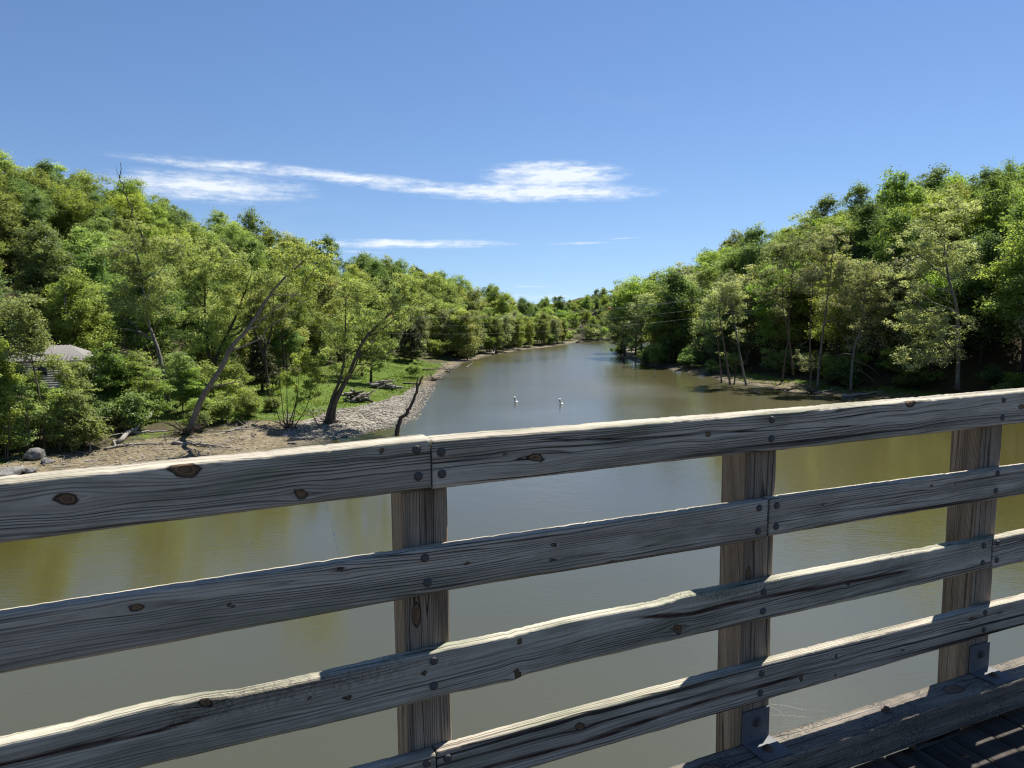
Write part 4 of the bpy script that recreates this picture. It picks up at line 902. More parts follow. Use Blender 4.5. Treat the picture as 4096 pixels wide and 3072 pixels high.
dead('dead_spire', 'bare dead tree top rising above the left hillside against the sky', 'dead tree',
     [([(-84, 170, gz(-84, 170)-.4), (-84.5, 170, gz(-84, 170)+16), (-86.5, 170, 36), (-88.3, 170, 41), (-89.3, 170, 45.5), (-89, 170, 48.5)], 0.24), ([(-89.3, 170, 45.2), (-90, 170, 46.5), (-90.2, 170, 48.0)], 0.06)], 'deadwood_dark', 0, 2)
dead('fallen_log', 'slanting grey dead log leaning up into the thicket on the left shore', 'log', [([gpt(470, 1775, .1), tuple(np.array(gpt(560, 1722))+np.array([0, 0, .9])), tuple(np.array(gpt(640, 1690))+np.array([0, 0, 1.9]))], 0.28), ([gpt(470, 1775, .1), gpt(455, 1772, .3), gpt(462, 1790, .1)], .2)], 'deadwood', 8, 3, .35)
dead('drift_log', 'long thin drift log lying on the tan soil below the leaning tree', 'log', [([gpt(690, 1778, .15), gpt(780, 1780, .18), gpt(925, 1792, .1)], 0.18)], 'deadwood', 5, 4, .12)
dead('drift_log', 'pale curved drift log left of the leaning tree foot', 'log', [([gpt(420, 1800, .12), gpt(520, 1780, .15), gpt(690, 1776, .15)], 0.15)], 'deadwood', 7, 5, .15)
dead('drift_log', 'pale log lying under the slanting dead log in the grass', 'log', [([gpt(500, 1740, .2), gpt(580, 1737, .25), gpt(670, 1732, .2)], 0.2)], 'deadwood', 3, 6, .15)
dead('drift_branch', 'white forked drift branch at the grass edge left of the saplings', 'branch', [([gpt(905, 1730, .1), gpt(980, 1712, .2), gpt(1040, 1700, .5)], 0.12), ([gpt(940, 1722, .1), gpt(1000, 1718, .1), gpt(1045, 1712, .1)], .09)], 'deadwood', 10, 7, .25)
dead('dead_pole', 'thin dead stick leaning against the three-stemmed tree', 'branch', [([gpt(1275, 1700, 0), tuple(np.array(gpt(1275, 1700))+np.array([-1.3, 0, 2.2]))], 0.08)], 'deadwood_dark', 2, 8, .2)
dead('cut_stump', 'short upright post stump on the shore left of the drift logs', 'stump', [([gpt(362, 1800, -.1), tuple(np.array(gpt(362, 1800))+np.array([-.05, 0, .95]))], 0.13)], 'deadwood', 0, 9)
def root_tangle(name, label, u, v, seed, n=9, r0=0.10, l=1.6):
    rr2 = np.random.default_rng(seed); b = np.array(gpt(u, v)); ps = []
    for i in range(n):
        a = rr2.uniform(0, 6.28); e = rr2.uniform(-.1, 1.0); d = np.array([math.cos(a), math.sin(a), e])*l*rr2.uniform(.5, 1.1)
        p2 = b+d; p2[2] = max(p2[2], gz(p2[0], p2[1])+.03); ps.append(([tuple(b+np.array([0, 0, .1])), tuple(b+d*.5+np.array([0, 0, .25])), tuple(p2)], r0*rr2.uniform(.5, 1.2)))
    dead(name, label, 'roots', ps, 'deadwood_dark', 3, seed, .3)
root_tangle('root_wad', 'dark tangled root mass on the orange soil at the waterline', 1735, 1523, 21, 16, .12, 1.9)
root_tangle('root_wad', 'small dark root stub farther along the orange shore', 1795, 1492, 22, 9, .1, 1.7)
root_tangle('root_plate', 'exposed roots around the foot of the leaning grey tree', 745, 1740, 23, 22, .09, 2.8)
root_tangle('root_plate', 'exposed dark roots under the sapling clump at the shore', 1148, 1712, 24, 18, .08, 2.0)
root_tangle('root_plate', 'dark roots at the foot of the three-stemmed tree', 1315, 1697, 25, 14, .08, 1.7)
root_tangle('root_plate', 'pale forked roots dipping into the right shallows', 3246, 1572, 26, 10, .12, 1.4)
dead('drift_log', 'dark drift log slanting on the orange shore beyond the small willow', 'log', [([gpt(1690, 1483, .2), gpt(1750, 1480, .3), gpt(1830, 1477, .1)], 0.16)], 'deadwood_dark', 6, 27, .3)
dead('drift_log', 'low dark log in front of the small willow bush', 'log', [([gpt(1610, 1537, .15), gpt(1650, 1538, .2), gpt(1690, 1535, .1)], 0.2)], 'deadwood_dark', 4, 28, .2)
dead('drift_branch', 'pale drift branch floating near the left shore', 'branch', [([(*gpt(1862, 1470)[:2], -.05), (*gpt(1880, 1465)[:2], .3), (*gpt(1893, 1460)[:2], .9)], 0.1), ([(*gpt(1862, 1470)[:2], .0), (*gpt(1900, 1468)[:2], .2)], .07)], 'deadwood', 3, 29, .3)
dead('fallen_tree', 'grey fallen tree with branches on the far left shore', 'fallen tree', [([gpt(1975, 1420, .4), gpt(1950, 1408, 1.2), gpt(1928, 1400, 3.2)], .3), ([gpt(1975, 1420, .4), gpt(1940, 1418, .6), gpt(1905, 1412, .8)], .28), ([gpt(1970, 1420, .2), gpt(1978, 1418, .8), gpt(1982, 1412, 1.6)], .2)], 'deadwood', 8, 30, .3)
dead('fallen_tree', 'dark fallen branches at the tip of the far left shore', 'fallen tree', [([gpt(2305, 1372, .2), gpt(2330, 1368, 1.4), gpt(2345, 1362, 3)], .2), ([gpt(2310, 1372, .2), gpt(2325, 1368, 3.0), gpt(2322, 1362, 7.0)], .2), ([gpt(2318, 1370, .2), gpt(2335, 1366, 2.5), gpt(2330, 1362, 8.0)], .15)], 'deadwood_dark', 14, 31, .45)
dead('drift_log', 'bleached drift log on the far left shore below the thin trunks', 'log', [([gpt(2030, 1402, .2), gpt(2080, 1402, .4), gpt(2090, 1396, .9)], .22)], 'deadwood', 6, 32, .3)
for i, (a, b_, c, rad, lab) in enumerate([((3150, 1563), (3175, 1556), (3200, 1558), .25, 'short dark log wedged at the right waterline'), ((3260, 1576), (3310, 1568), (3345, 1556), .16, 'pale branch log lying along the right waterline'),
                                         ((3370, 1588), (3450, 1582), (3530, 1572), .30, 'thick grey log half in the water on the right shore'), ((3420, 1558), (3490, 1552), (3560, 1546), .2, 'long straight log on the dark right bank above the thick grey log'),
                                         ((2620, 1468), (2680, 1463), (2755, 1470), .3, 'dark slab log on the shore of the wooded point')]):
    dead('drift_log', lab, 'log', [([gpt(*a, .15), gpt(*b_, .22), gpt(*c, .3)], rad)], 'deadwood' if i in (1, 2) else 'deadwood_dark', 4, 40+i, .2)
dead('marker_stake', 'thin white stick standing in the water off the right bank', 'stake', [([(*gpt(2620, 1510)[:2], -.3), (gpt(2620, 1510)[0]+.05, gpt(2620, 1510)[1], .5), (gpt(2620, 1510)[0]-.12, gpt(2620, 1510)[1], 1.05)], 0.09)], 'deadwood', 0, 50)

def pile(label, u, v, seed, n=26, w=4.2):
    rr2 = np.random.default_rng(seed); b = np.array(gpt(u, v)); root = empty('driftwood_pile', b)
    for i in range(n):
        G = Geo(); a = rr2.normal(0.15, 0.42)+(0 if rr2.random() < .75 else 1.3); l = rr2.uniform(1.2, 2.6); c = np.array([rr2.normal(0, w*.22), rr2.normal(0, .5), 0]); lev = 0.14+1.35*(1-abs(c[0])/(w*.6)-abs(c[1])*.35)*rr2.random(); lev = max(lev, .13)
        zt = gz(b[0]+c[0], b[1]+c[1])-b[2]; d = np.array([math.cos(a), math.sin(a), rr2.normal(0, .25)])*l/2; R = rr2.uniform(.08, .19)
        c[2] = zt+lev; G.tube(bez(c-d, c+rr2.normal(0, .06, 3), c+d, 6), R*np.array([1, 1.05, .95, .9, .85, .75]), 7)
        if rr2.random() < .4:
            for _ in range(5): e = c+d; G.tube([e, e+rr2.normal(0, .25, 3)], [R*.4, .01], 4)
        G.build('log', MATS['deadwood' if rr2.random() < .65 else 'deadwood_dark'], root, True)
    root.scale = (1.25, 1.25, 1.35)
    tag(root, label, 'woodpile', 'driftwood piles on the lawn')
pile('nearer driftwood pile of grey logs where the lawn meets the gravel', 1425, 1608, 71)
pile('farther driftwood pile of grey logs higher on the lawn', 1535, 1553, 72)

def boulder(label, u, v, size, seed, sc=(1, 1, .7)):
    rr2 = np.random.default_rng(seed); n, m = 22, 14
    th = np.linspace(0, 2*math.pi, n, endpoint=False); ph = np.linspace(0.02, math.pi-.02, m); T, Pm = np.meshgrid(th, ph)
    D = np.stack([np.cos(T)*np.sin(Pm), np.sin(T)*np.sin(Pm), np.cos(Pm)], -1).reshape(-1, 3)
    R = np.ones(len(D))
    for _ in range(17):                       # flat broken faces
        nn = rr2.normal(0, 1, 3); nn /= np.linalg.norm(nn); cut = rr2.uniform(.45, .82); dd = D@nn; R = np.where(dd > 1e-3, np.minimum(R, cut/np.maximum(dd, 1e-3)), R)
    R *= 1+rr2.normal(0, .03, len(D)); V = D*R[:, None]*np.array(sc)*size
    i = np.arange(m-1)[:, None]*n; j = np.arange(n)[None, :]; k = (j+1) % n
    F = np.stack([i+j, i+n+j, i+n+k, i+k], -1).reshape(-1, 4)
    o = obj('boulder', mesh('boulder', V, F, [MATS['rock_grey']])); b = gpt(u, v); o.location = (b[0], b[1], b[2]+size*sc[2]*.35); o.rotation_euler = (0, 0, rr2.uniform(0, 6))
    tag(o, label, 'boulder', 'boulders on the left shore')
boulder('largest pale boulder at the left picture edge on the shore', 40, 1905, 1.9, 81, (1.7, 1, .5))
boulder('grey angular boulder at the top of the rocks on the left shore', 140, 1835, 1.05, 82, (1.4, 1, .75))
boulder('rightmost block of the rocks at the left shore', 190, 1850, 0.7, 83)
boulder('low tan boulder in front of the rocks beside the soil', 115, 1890, .8, 84, (1.4, 1, .6))
boulder('flat light stone on the shore below the sapling clump', 1170, 1775, 0.5, 85, (1.4, 1, .4))

# ------------------------------------------------------------------ buoys, house, pole, wires
def buoy(label, x, y, tilt):
    root = empty('marker_buoy', (x, y, 0)); root.rotation_euler = (0.10, tilt, 0); root.scale = (0.85,)*3
    G = Geo(); G.lathe([(0.0, -.25), (.26, -.22), (.36, -.08), (.37, .04), (.33, .15), (.24, .20), (.17, .21)], 22); G.build('float_collar', MATS['buoy_white'], root, True)
    G = Geo(); G.lathe([(.185, .15), (.185, .95), (.195, .96), (.195, 1.03), (.16, 1.07), (0, 1.08)], 20); G.build('post', MATS['buoy_white'], root, True)
    G = Geo(); th = np.linspace(math.pi*.85, math.pi*1.45, 7)
    for z0, z1 in ((.36, .58), (.66, .90)):
        V = np.concatenate([np.c_[.189*np.cos(th), .189*np.sin(th), np.full(7, z)] for z in (z0, z1)]); G.add(V, [(i, i+1, i+8, i+7) for i in range(6)])
    G.build('marking', MATS['buoy_marking'], root)  # dark square mark, plus the post's shaded left side painted in as colour
    tag(root, label, 'buoy', 'white marker buoys on the water')
buoy('left white marker buoy of the pair floating mid-water', 0.6, 113.9, -0.26)
buoy('right white marker buoy of the pair floating mid-water', 7.6, 111.1, -0.30)

hz0 = 4.2; hr = empty('white_house', (HOUSE[0], HOUSE[1], hz0), math.radians(14))
G = Geo(); G.box((-6, -3.8, -2.2), (6, 3.8, 3.3)); G.build('wall', MATS['siding'], hr)
for k in range(12):
    G = Geo(); G.box((-6.02, -3.84, -1.2+k*.37), (6.02, -3.80, -1.2+k*.37+.33)); G.build('siding_board', MATS['siding'], hr)
E_, Hh = 0.45, 2.15
A = np.array([(-6-E_, -3.8-E_, 3.3), (6+E_, -3.8-E_, 3.3), (6+E_, 3.8+E_, 3.3), (-6-E_, 3.8+E_, 3.3), (-2.6, 0, 3.3+Hh), (2.6, 0, 3.3+Hh)])
G = Geo(); G.add(A, [(0, 1, 5, 4), (2, 3, 4, 5)]); G.add(A, [(1, 2, 5), (3, 0, 4)]); G.add(A+np.array([0, 0, -.12]), [(3, 2, 1, 0)])
G.box((-6-E_, -3.8-E_-.02, 3.14), (6+E_, -3.8-E_+.1, 3.28)); rf = G.build('roof', MATS['roof_metal'], hr)
def on(a, b, t): return a+(b-a)*t
for k in range(21):
    t = (k+.5)/21; a = on(A[0], A[1], t); xr = np.clip(a[0], -2.6, 2.6); top = np.array([a[0], 0, 0])
    if abs(a[0]) <= 2.6: top = np.array([a[0], 0, A[4][2]])
    else: f_ = (6+E_-abs(a[0]))/(6+E_-2.6); top = np.array([a[0], on(A[0][1], 0, f_), on(3.3, A[4][2], f_)])
    G = Geo(); G.tube([a+np.array([0, 0, .05]), top+np.array([0, 0, .05])], [.055, .055], 4); G.build('seam', MATS['roof_metal'], rf)
for x0 in (-4, -1, 3):
    G = Geo(); G.box((x0, -3.90, 1.0), (x0+1.2, -3.86, 2.4)); wd = G.build('window', MATS['window_glass'], hr)
    G = Geo()
    for lo, hi in (((x0-.08, -3.95, .92), (x0, -3.85, 2.48)), ((x0+1.2, -3.95, .92), (x0+1.28, -3.85, 2.48)), ((x0, -3.95, 2.4), (x0+1.2, -3.85, 2.48)), ((x0, -3.95, .92), (x0+1.2, -3.85, 1.0))): G.box(lo, hi)
    G.build('frame', MATS['siding'], wd)
tag(hr, 'small white house with ribbed grey metal roof behind the thicket', 'house')

PX, PY = -80.0, 131.0; pz = gz(PX, PY); pt = 19.7
pr_ = empty('utility_pole', (PX, PY, pz)); G = Geo(); G.tube([(0, 0, -.5), (-.1, 0, (pt-pz)*.5), (-.3, 0, pt-pz)], [.24, .20, .16], 10); G.build('pole', MATS['pole_wood'], pr_, True)
G = Geo(); G.box((-1.5, -.35, pt-pz-.75), (1.0, -.2, pt-pz-.57)); G.build('crossarm', MATS['pole_wood'], pr_)
G = Geo(); G.lathe([(0, -2.6), (.22, -2.6), (.24, -1.7), (.2, -1.62), (0, -1.6)], 14, (.25, -.3, pt-pz)); G.build('transformer', MATS['galvanised'], pr_, True)
for x in (-1.35, -.8, .3, .85):
    G = Geo(); G.lathe([(.05, 0), (.07, .06), (.04, .12), (.06, .2), (0, .24)], 8, (x, -.27, pt-pz-.57)); G.build('insulator', MATS['porcelain'], pr_, True)
tag(pr_, 'bleached wooden utility pole with crossarm behind the house', 'utility pole')
RPX, RPY = 73.0, 150.0; rz_ = gz(RPX, RPY)
rp = empty('utility_pole', (RPX, RPY, rz_)); G = Geo(); G.tube([(0, 0, -.5), (0, 0, 12.5)], [.24, .17], 10); G.build('pole', MATS['pole_wood'], rp, True)
G = Geo(); G.box((-1.2, -.3, 11.6), (1.2, -.15, 11.8)); G.build('crossarm', MATS['pole_wood'], rp)
tag(rp, 'wooden utility pole among the right bank trees where the wires end', 'utility pole')
def wire(label, z0, z1, sag, dy, rad=0.010):
    t = np.linspace(0, 1, 41)[:, None]; a = np.array([PX-.2, PY+dy, z0]); b = np.array([RPX, RPY+dy, z1]); P = a+(b-a)*t; P[:, 2] -= (4*sag*t*(1-t))[:, 0]
    G = Geo(); G.tube(P, np.full(41, rad), 5); tag(G.build('power_line', MATS['wire'], None, True), label, 'wire', 'power lines across the valley'); return P
Wt = wire('upper power line of the twin pair spanning the valley', 19.6, 22.6, 7.8, -.4)
wire('twin power line just behind the upper one across the valley', 19.5, 22.3, 7.8, .5)
wire('middle power line across the valley below the twin pair', 17.4, 19.6, 7.0, 0)
wire('lowest power line across the valley', 16.2, 18.0, 7.2, .2)
for i, (ub, lab) in enumerate(((1575, 'orange marker ball on the power line beside the three-stemmed tree'), (2433, 'dark orange marker ball on the power line near the wooded point'))):
    j = int(np.argmin([abs(project(*q)[0]-ub) for q in Wt])); G = Geo(); a = np.linspace(0, math.pi, 11)
    G.lathe([(.27*math.sin(v)+1e-4, -.27*math.cos(v)) for v in a], 16); o = G.build('marker_ball', MATS['marker_orange'], None, True); o.location = Wt[j]; tag(o, lab, 'marker ball', 'marker balls on the power line')

# ------------------------------------------------------------------ the bridge: railing and deck
DECK = -1.855                      # deck level against the eye; railing coordinates: x along the rail, y away from the eye, z up from the deck
rail = empty('bridge_railing', (0, 0, H+DECK), RAIL_TURN)
tag(rail, 'weathered grey timber bridge railing with four rails across the foreground', 'railing')

def board(name, mat, s0, s1, y0, y1, zt, zb, knots=(), seed=0, parent=rail, du=0.012, warp=0.0, rough=0.0012, cathedral=0.02, axis='x', wear=0.003, nf=20, streaks=()):
    """a worn timber. zt, zb: lists (s, z) for the upper and lower edge of its front face (eye heights). knots: (s, z, r_along, r_across)"""
    rb = np.random.default_rng(seed)
    n = max(12, int((s1-s0)/du)); S = np.linspace(s0, s1, n)
    top = np.interp(S, *zip(*zt)); bot = np.interp(S, *zip(*zb)); th = y1-y0; c = 0.007
    # section, from bottom front round to bottom front: (y fraction, z fraction, inset)
    sec = []
    for i in range(nf): sec.append((0, i/(nf-1), 'f'))
    for i in range(1, 8): sec.append((i/8, 1, 't'))
    for i in range(8): sec.append((1, 1-i/7, 'b'))
    for i in range(1, 6): sec.append((1-i/6, 0, 'u'))
    m = len(sec); V = np.zeros((n, m, 3)); ph = np.zeros((n, m)); kn = np.zeros((n, m)); kp = np.zeros((n, m, 3)); sk = np.zeros((n, m)); vf = np.zeros((n, m)); hgt = (top-bot).mean()
    slow = cathedral*(vn(S*0.55+seed*3.1, S*0+seed, 1)+0.5*vn(S*1.3+seed, S*0+seed*1.7, 2)); tilt_ = rb.normal(0, 0.006)
    e_t = 0.45*wear*(fbm(S*9+seed*5, S*0+.5, 4, 4))+0.0016*vn(S*90, S*0+seed, 5); e_t = e_t-0.0024*np.clip(fbm(S*22+seed*7, S*0+9.5, 6, 3)*5-1.2, 0, 1); e_b = wear*0.7*(fbm(S*8+seed*9, S*0+2.5, 2, 3))
    for j, (fy, fz, side) in enumerate(sec):
        y = y0+fy*th; z = bot+(top-bot)*fz
        z = z+e_t*fz+e_b*(1-fz)
        dzt = (1-fz)*hgt; dzb = fz*hgt; dyf = fy*th; dyb = (1-fy)*th
        # rounded, worn arrises
        cz = np.minimum(dzt, dzb); cy = min(dyf, dyb)
        ce = c*(1+0.6*vn(S*7+j*.1, S*0+seed, 3))
        if side in 'fb':
            k = np.clip(1-cz/ce, 0, 1); y = y+(1 if side == 'f' else -1)*ce*0.45*k*k
        else:
            k = np.clip(1-cy/ce, 0, 1); z = z-(1 if side == 't' else -1)*ce*0.45*k*k
        y = y+rough*(fbm(S*14+seed, S*0+fz*9+fy*5, 6, 3))*(1.6 if side == 'f' else 1)
        w_ = z if side in 'fb' else (top+dyf if side == 't' else bot-dyf)
        if side == 'b': w_ = z*1.0+0.37
        p = w_+slow+tilt_*S+0.003*fbm(S*2.2, w_*30+seed, 3, 2)
        for (ks, kz, ra, rc) in (knots if side in 'ft' else ()):
            zz = z if side == 'f' else top+dyf
            dx = S-ks; dv = zz-kz; q = np.sqrt((dx/ra+.25*dv/rc)**2+(dv/rc)**2)*(1+.55*fbm(dx/ra*1.1+ks*31, dv/rc*1.1+kz*17, 2, 2))
            g_ = np.exp(-(dx/(ra*3.2))**2)*np.exp(-np.abs(dv)/(rc*2.6))
            p = p-np.tanh(dv/(rc*0.5))*rc*0.85*g_
            kk = np.clip(1.45-q, 0, 1); better = kk > kn[:, j]; kn[:, j] = np.maximum(kn[:, j], kk); kp[:, j, 0] = np.where(better, q*rc, kp[:, j, 0])
            y = y+np.where(q < 1, 0.0035*(1-q), 0)*(1 if side == 'f' else 0)
        for pts_, wd in (streaks if side == 'f' else ()):
            ps, pz = zip(*pts_); q = np.abs(z-np.interp(S, ps, pz))/(wd*(1+.7*vn(S*9, S*0+seed, 1))); sk[:, j] = np.maximum(sk[:, j], np.clip(1.3-q, 0, 1)*sstep(ps[0]-.15, ps[0]+.1, S)*(1-sstep(ps[-1]-.1, ps[-1]+.08, S)))
        vf[:, j] = fz
        if warp: y = y+warp*np.sin((S-s0)/(s1-s0)*math.pi)
        V[:, j, 0] = S; V[:, j, 1] = y; V[:, j, 2] = z-DECK; ph[:, j] = p
    kp[..., 1] = seed*.37
    i = np.arange(n-1)[:, None]*m; j = np.arange(m)[None, :]; k = (j+1) % m
    F = np.stack([i+j, i+m+j, i+m+k, i+k], -1).reshape(-1, 4)
    caps = np.array([np.arange(m), (np.arange(m)+(n-1)*m)[::-1]])
    Vf = V.reshape(-1, 3); al = np.repeat(S, m)
    if axis == 'z': Vf = Vf.copy()
    me = mesh(name, Vf, [F, caps], [MATS[mat]], {'phase': ph.ravel(), 'along': al, 'knot': kn.ravel(), 'seed': np.full(len(Vf), seed*1.7), 'knotpos': kp.reshape(-1, 3), 'streak': sk.ravel(), 'vf': vf.ravel()}, True)
    me.polygons.foreach_set('use_smooth', np.r_[np.ones(len(F), bool), np.zeros(2, bool)])
    return obj(name, me, parent)

def bolts(parent, pts, y, r_=0.0135, mat='bolt_steel'):
    if not hasattr(bolts, 'me'):
        G = Geo(); G.lathe([(r_, -.002), (r_, .001), (r_*.93, .0035), (r_*.7, .0055), (r_*.35, .0065), (0.0001, .0068)], 16, axis=1); o = G.build('bolt', MATS[mat], None, True); bolts.me = o.data; bpy.data.objects.remove(o)
    for s, z in pts:
        o = obj('bolt', bolts.me, parent); o.location = (s, y, z-DECK); o.rotation_euler = (0, s*7, 0)

Y1, TH, TH1 = 2.0, 0.042, 0.088
P0, P1, P2, P3, P4, P5 = -0.70, 0.595, 1.885, 3.182, 4.475, 5.768
def std(ss, za, zb): return [x for s in ss for x in ((s-.035, za), (s-.035, zb))]
# top rail
b = board('top_rail', 'rail_wood', -3.3, .602, Y1, Y1+TH1, [(-3.3, -.42), (-.446, -.405), (.37, -.393), (.604, -.387)], [(-3.3, -.565), (-.456, -.549), (.365, -.539), (.605, -.535)],
          [(-.313, -.458, .026, .019), (-.051, -.412, .034, .022), (.234, -.510, .018, .014), (.46, -.410, .009, .009), (.436, -.488, .005, .004)], 3, wear=.004)
bolts(b, [(.561, -.415), (.564, -.495)]+std([P0], -.425, -.51), Y1)
b = board('top_rail', 'rail_wood', .607, 4.47, Y1, Y1+TH1, [(.604, -.393), (1.265, -.397), (1.888, -.401), (3.311, -.402), (4.6, -.405)], [(.605, -.539), (1.266, -.535), (1.911, -.541), (3.327, -.544), (4.6, -.545)],
          [(.943, -.475, .030, .015), (.84, -.456, .009, .007), (1.605, -.456, .014, .011), (2.598, -.405, .030, .020), (2.145, -.454, .006, .005), (3.3, -.47, .02, .012)], 4, wear=.005, cathedral=.035)
bolts(b, [(.635, -.430), (.636, -.495), (1.886, -.424), (1.886, -.494), (3.177, -.430), (3.177, -.509)], Y1)
b = board('top_rail', 'rail_wood', 4.475, 8.3, Y1, Y1+TH1, [(4, -.405), (9, -.405)], [(4, -.547), (9, -.547)], [(5.2, -.47, .02, .014)], 5); bolts(b, std([P4+.07, P5], -.43, -.51), Y1)
# second rail
b = board('second_rail', 'rail_wood', -2.0, 1.878, Y1, Y1+TH, [(-2, -.725), (-.469, -.723), (.6, -.716), (1.9, -.721)], [(-2, -.872), (-.479, -.869), (.354, -.860), (.651, -.854), (1.269, -.861), (1.9, -.866)],
          [(-.182, -.757, .022, .011), (.331, -.737, .011, .009), (.039, -.791, .010, .006), (.707, -.78, .013, .006), (1.002, -.764, .010, .006), (.998, -.813, .013, .007), (1.216, -.855, .008, .008), (1.5, -.80, .007, .005)], 6, wear=.002, cathedral=.03)
bolts(b, [(.578, -.742), (.584, -.819), (1.838, -.746), (1.836, -.833)]+std([P0], -.745, -.83), Y1)
b = board('second_rail', 'rail_wood', 1.887, 5.76, Y1, Y1+TH, [(1.88, -.719), (3.347, -.738), (6, -.742)], [(1.88, -.859), (3.361, -.872), (6, -.876)], [(2.148, -.773, .007, .005), (2.75, -.765, .010, .007), (2.9, -.775, .008, .006), (4.1, -.8, .012, .009)], 7, cathedral=.045)
bolts(b, [(1.921, -.747), (1.921, -.826), (3.168, -.754), (3.162, -.831)]+std([P4], -.76, -.84), Y1)
# third rail
b = board('third_rail', 'rail_wood_crazed', -.695, 3.160, Y1, Y1+TH, [(-.7, -1.045), (-.358, -1.043), (-.15, -1.030), (-.04, -1.036), (.05, -1.048), (.181, -1.046), (.588, -1.037), (.854, -1.037), (1.091, -1.029), (1.4, -1.036), (1.52, -1.024), (1.885, -1.030), (2.143, -1.033), (2.706, -1.039), (3.16, -1.043)],
          [(-.7, -1.192), (-.186, -1.188), (.474, -1.187), (.652, -1.184), (.86, -1.188), (.90, -1.178), (1.477, -1.177), (1.914, -1.178), (2.5, -1.186), (3.147, -1.181)],
          [(-.033, -1.049, .018, .014), (.231, -1.096, .008, .006), (.882, -1.061, .010, .011), (.873, -1.170, .012, .018), (.566, -1.099, .009, .008), (.338, -1.121, .016, .006), (1.487, -1.137, .018, .020), (2.3, -1.11, .010, .009)], 8, wear=.0045, cathedral=.055, streaks=[([(1.30, -1.062), (1.541, -1.094), (1.698, -1.087), (2.018, -1.093), (2.244, -1.100), (2.65, -1.111)], .010), ([(-.75, -1.10), (-.364, -1.096), (-.151, -1.096), (-.01, -1.081)], .009)])
bolts(b, [(.598, -1.065), (.596, -1.144), (1.871, -1.068), (1.871, -1.143), (3.105, -1.148), (3.105, -1.071)], Y1)
b = board('third_rail', 'rail_wood', 3.170, 7.05, Y1, Y1+TH, [(3.1, -1.050), (8, -1.055)], [(3.1, -1.188), (8, -1.195)], [(3.6, -1.1, .01, .008)], 9); bolts(b, [(3.20, -1.073), (3.20, -1.151)]+std([P4], -1.08, -1.16), Y1)
# bottom rail
b = board('bottom_rail', 'rail_wood', -3.3, .597, Y1, Y1+TH, [(-3.3, -1.36), (.65, -1.362)], [(-3.3, -1.505), (.65, -1.502)], [(-.2, -1.43, .012, .009)], 10); bolts(b, [(.569, -1.386), (.566, -1.465)]+std([P0], -1.39, -1.47), Y1)
b = board('bottom_rail', 'rail_wood', .602, 4.47, Y1, Y1+TH, [(.6, -1.360), (1.375, -1.352), (1.88, -1.352), (3.414, -1.365), (4.5, -1.368)], [(.6, -1.502), (1.377, -1.499), (1.909, -1.500), (3.428, -1.496), (4.5, -1.50)],
          [(1.098, -1.402, .016, .014), (2.252, -1.400, .008, .013), (2.072, -1.452, .012, .014), (2.628, -1.452, .012, .006), (2.25, -1.478, .007, .009), (3.06, -1.40, .014, .010), (3.25, -1.405, .010, .006)], 11, wear=.0035, cathedral=.03, streaks=[([(.70, -1.452), (1.092, -1.463), (1.376, -1.447), (1.601, -1.435), (1.795, -1.436), (2.093, -1.440)], .011)])
bolts(b, [(.635, -1.388), (.635, -1.466), (1.873, -1.386), (1.869, -1.464), (3.144, -1.384), (3.143, -1.463)], Y1)
b = board('bottom_rail', 'rail_wood', 4.475, 8.3, Y1, Y1+TH, [(4, -1.368), (9, -1.37)], [(4, -1.505), (9, -1.507)], [], 12); bolts(b, std([P4+.07, P5], -1.39, -1.47), Y1)

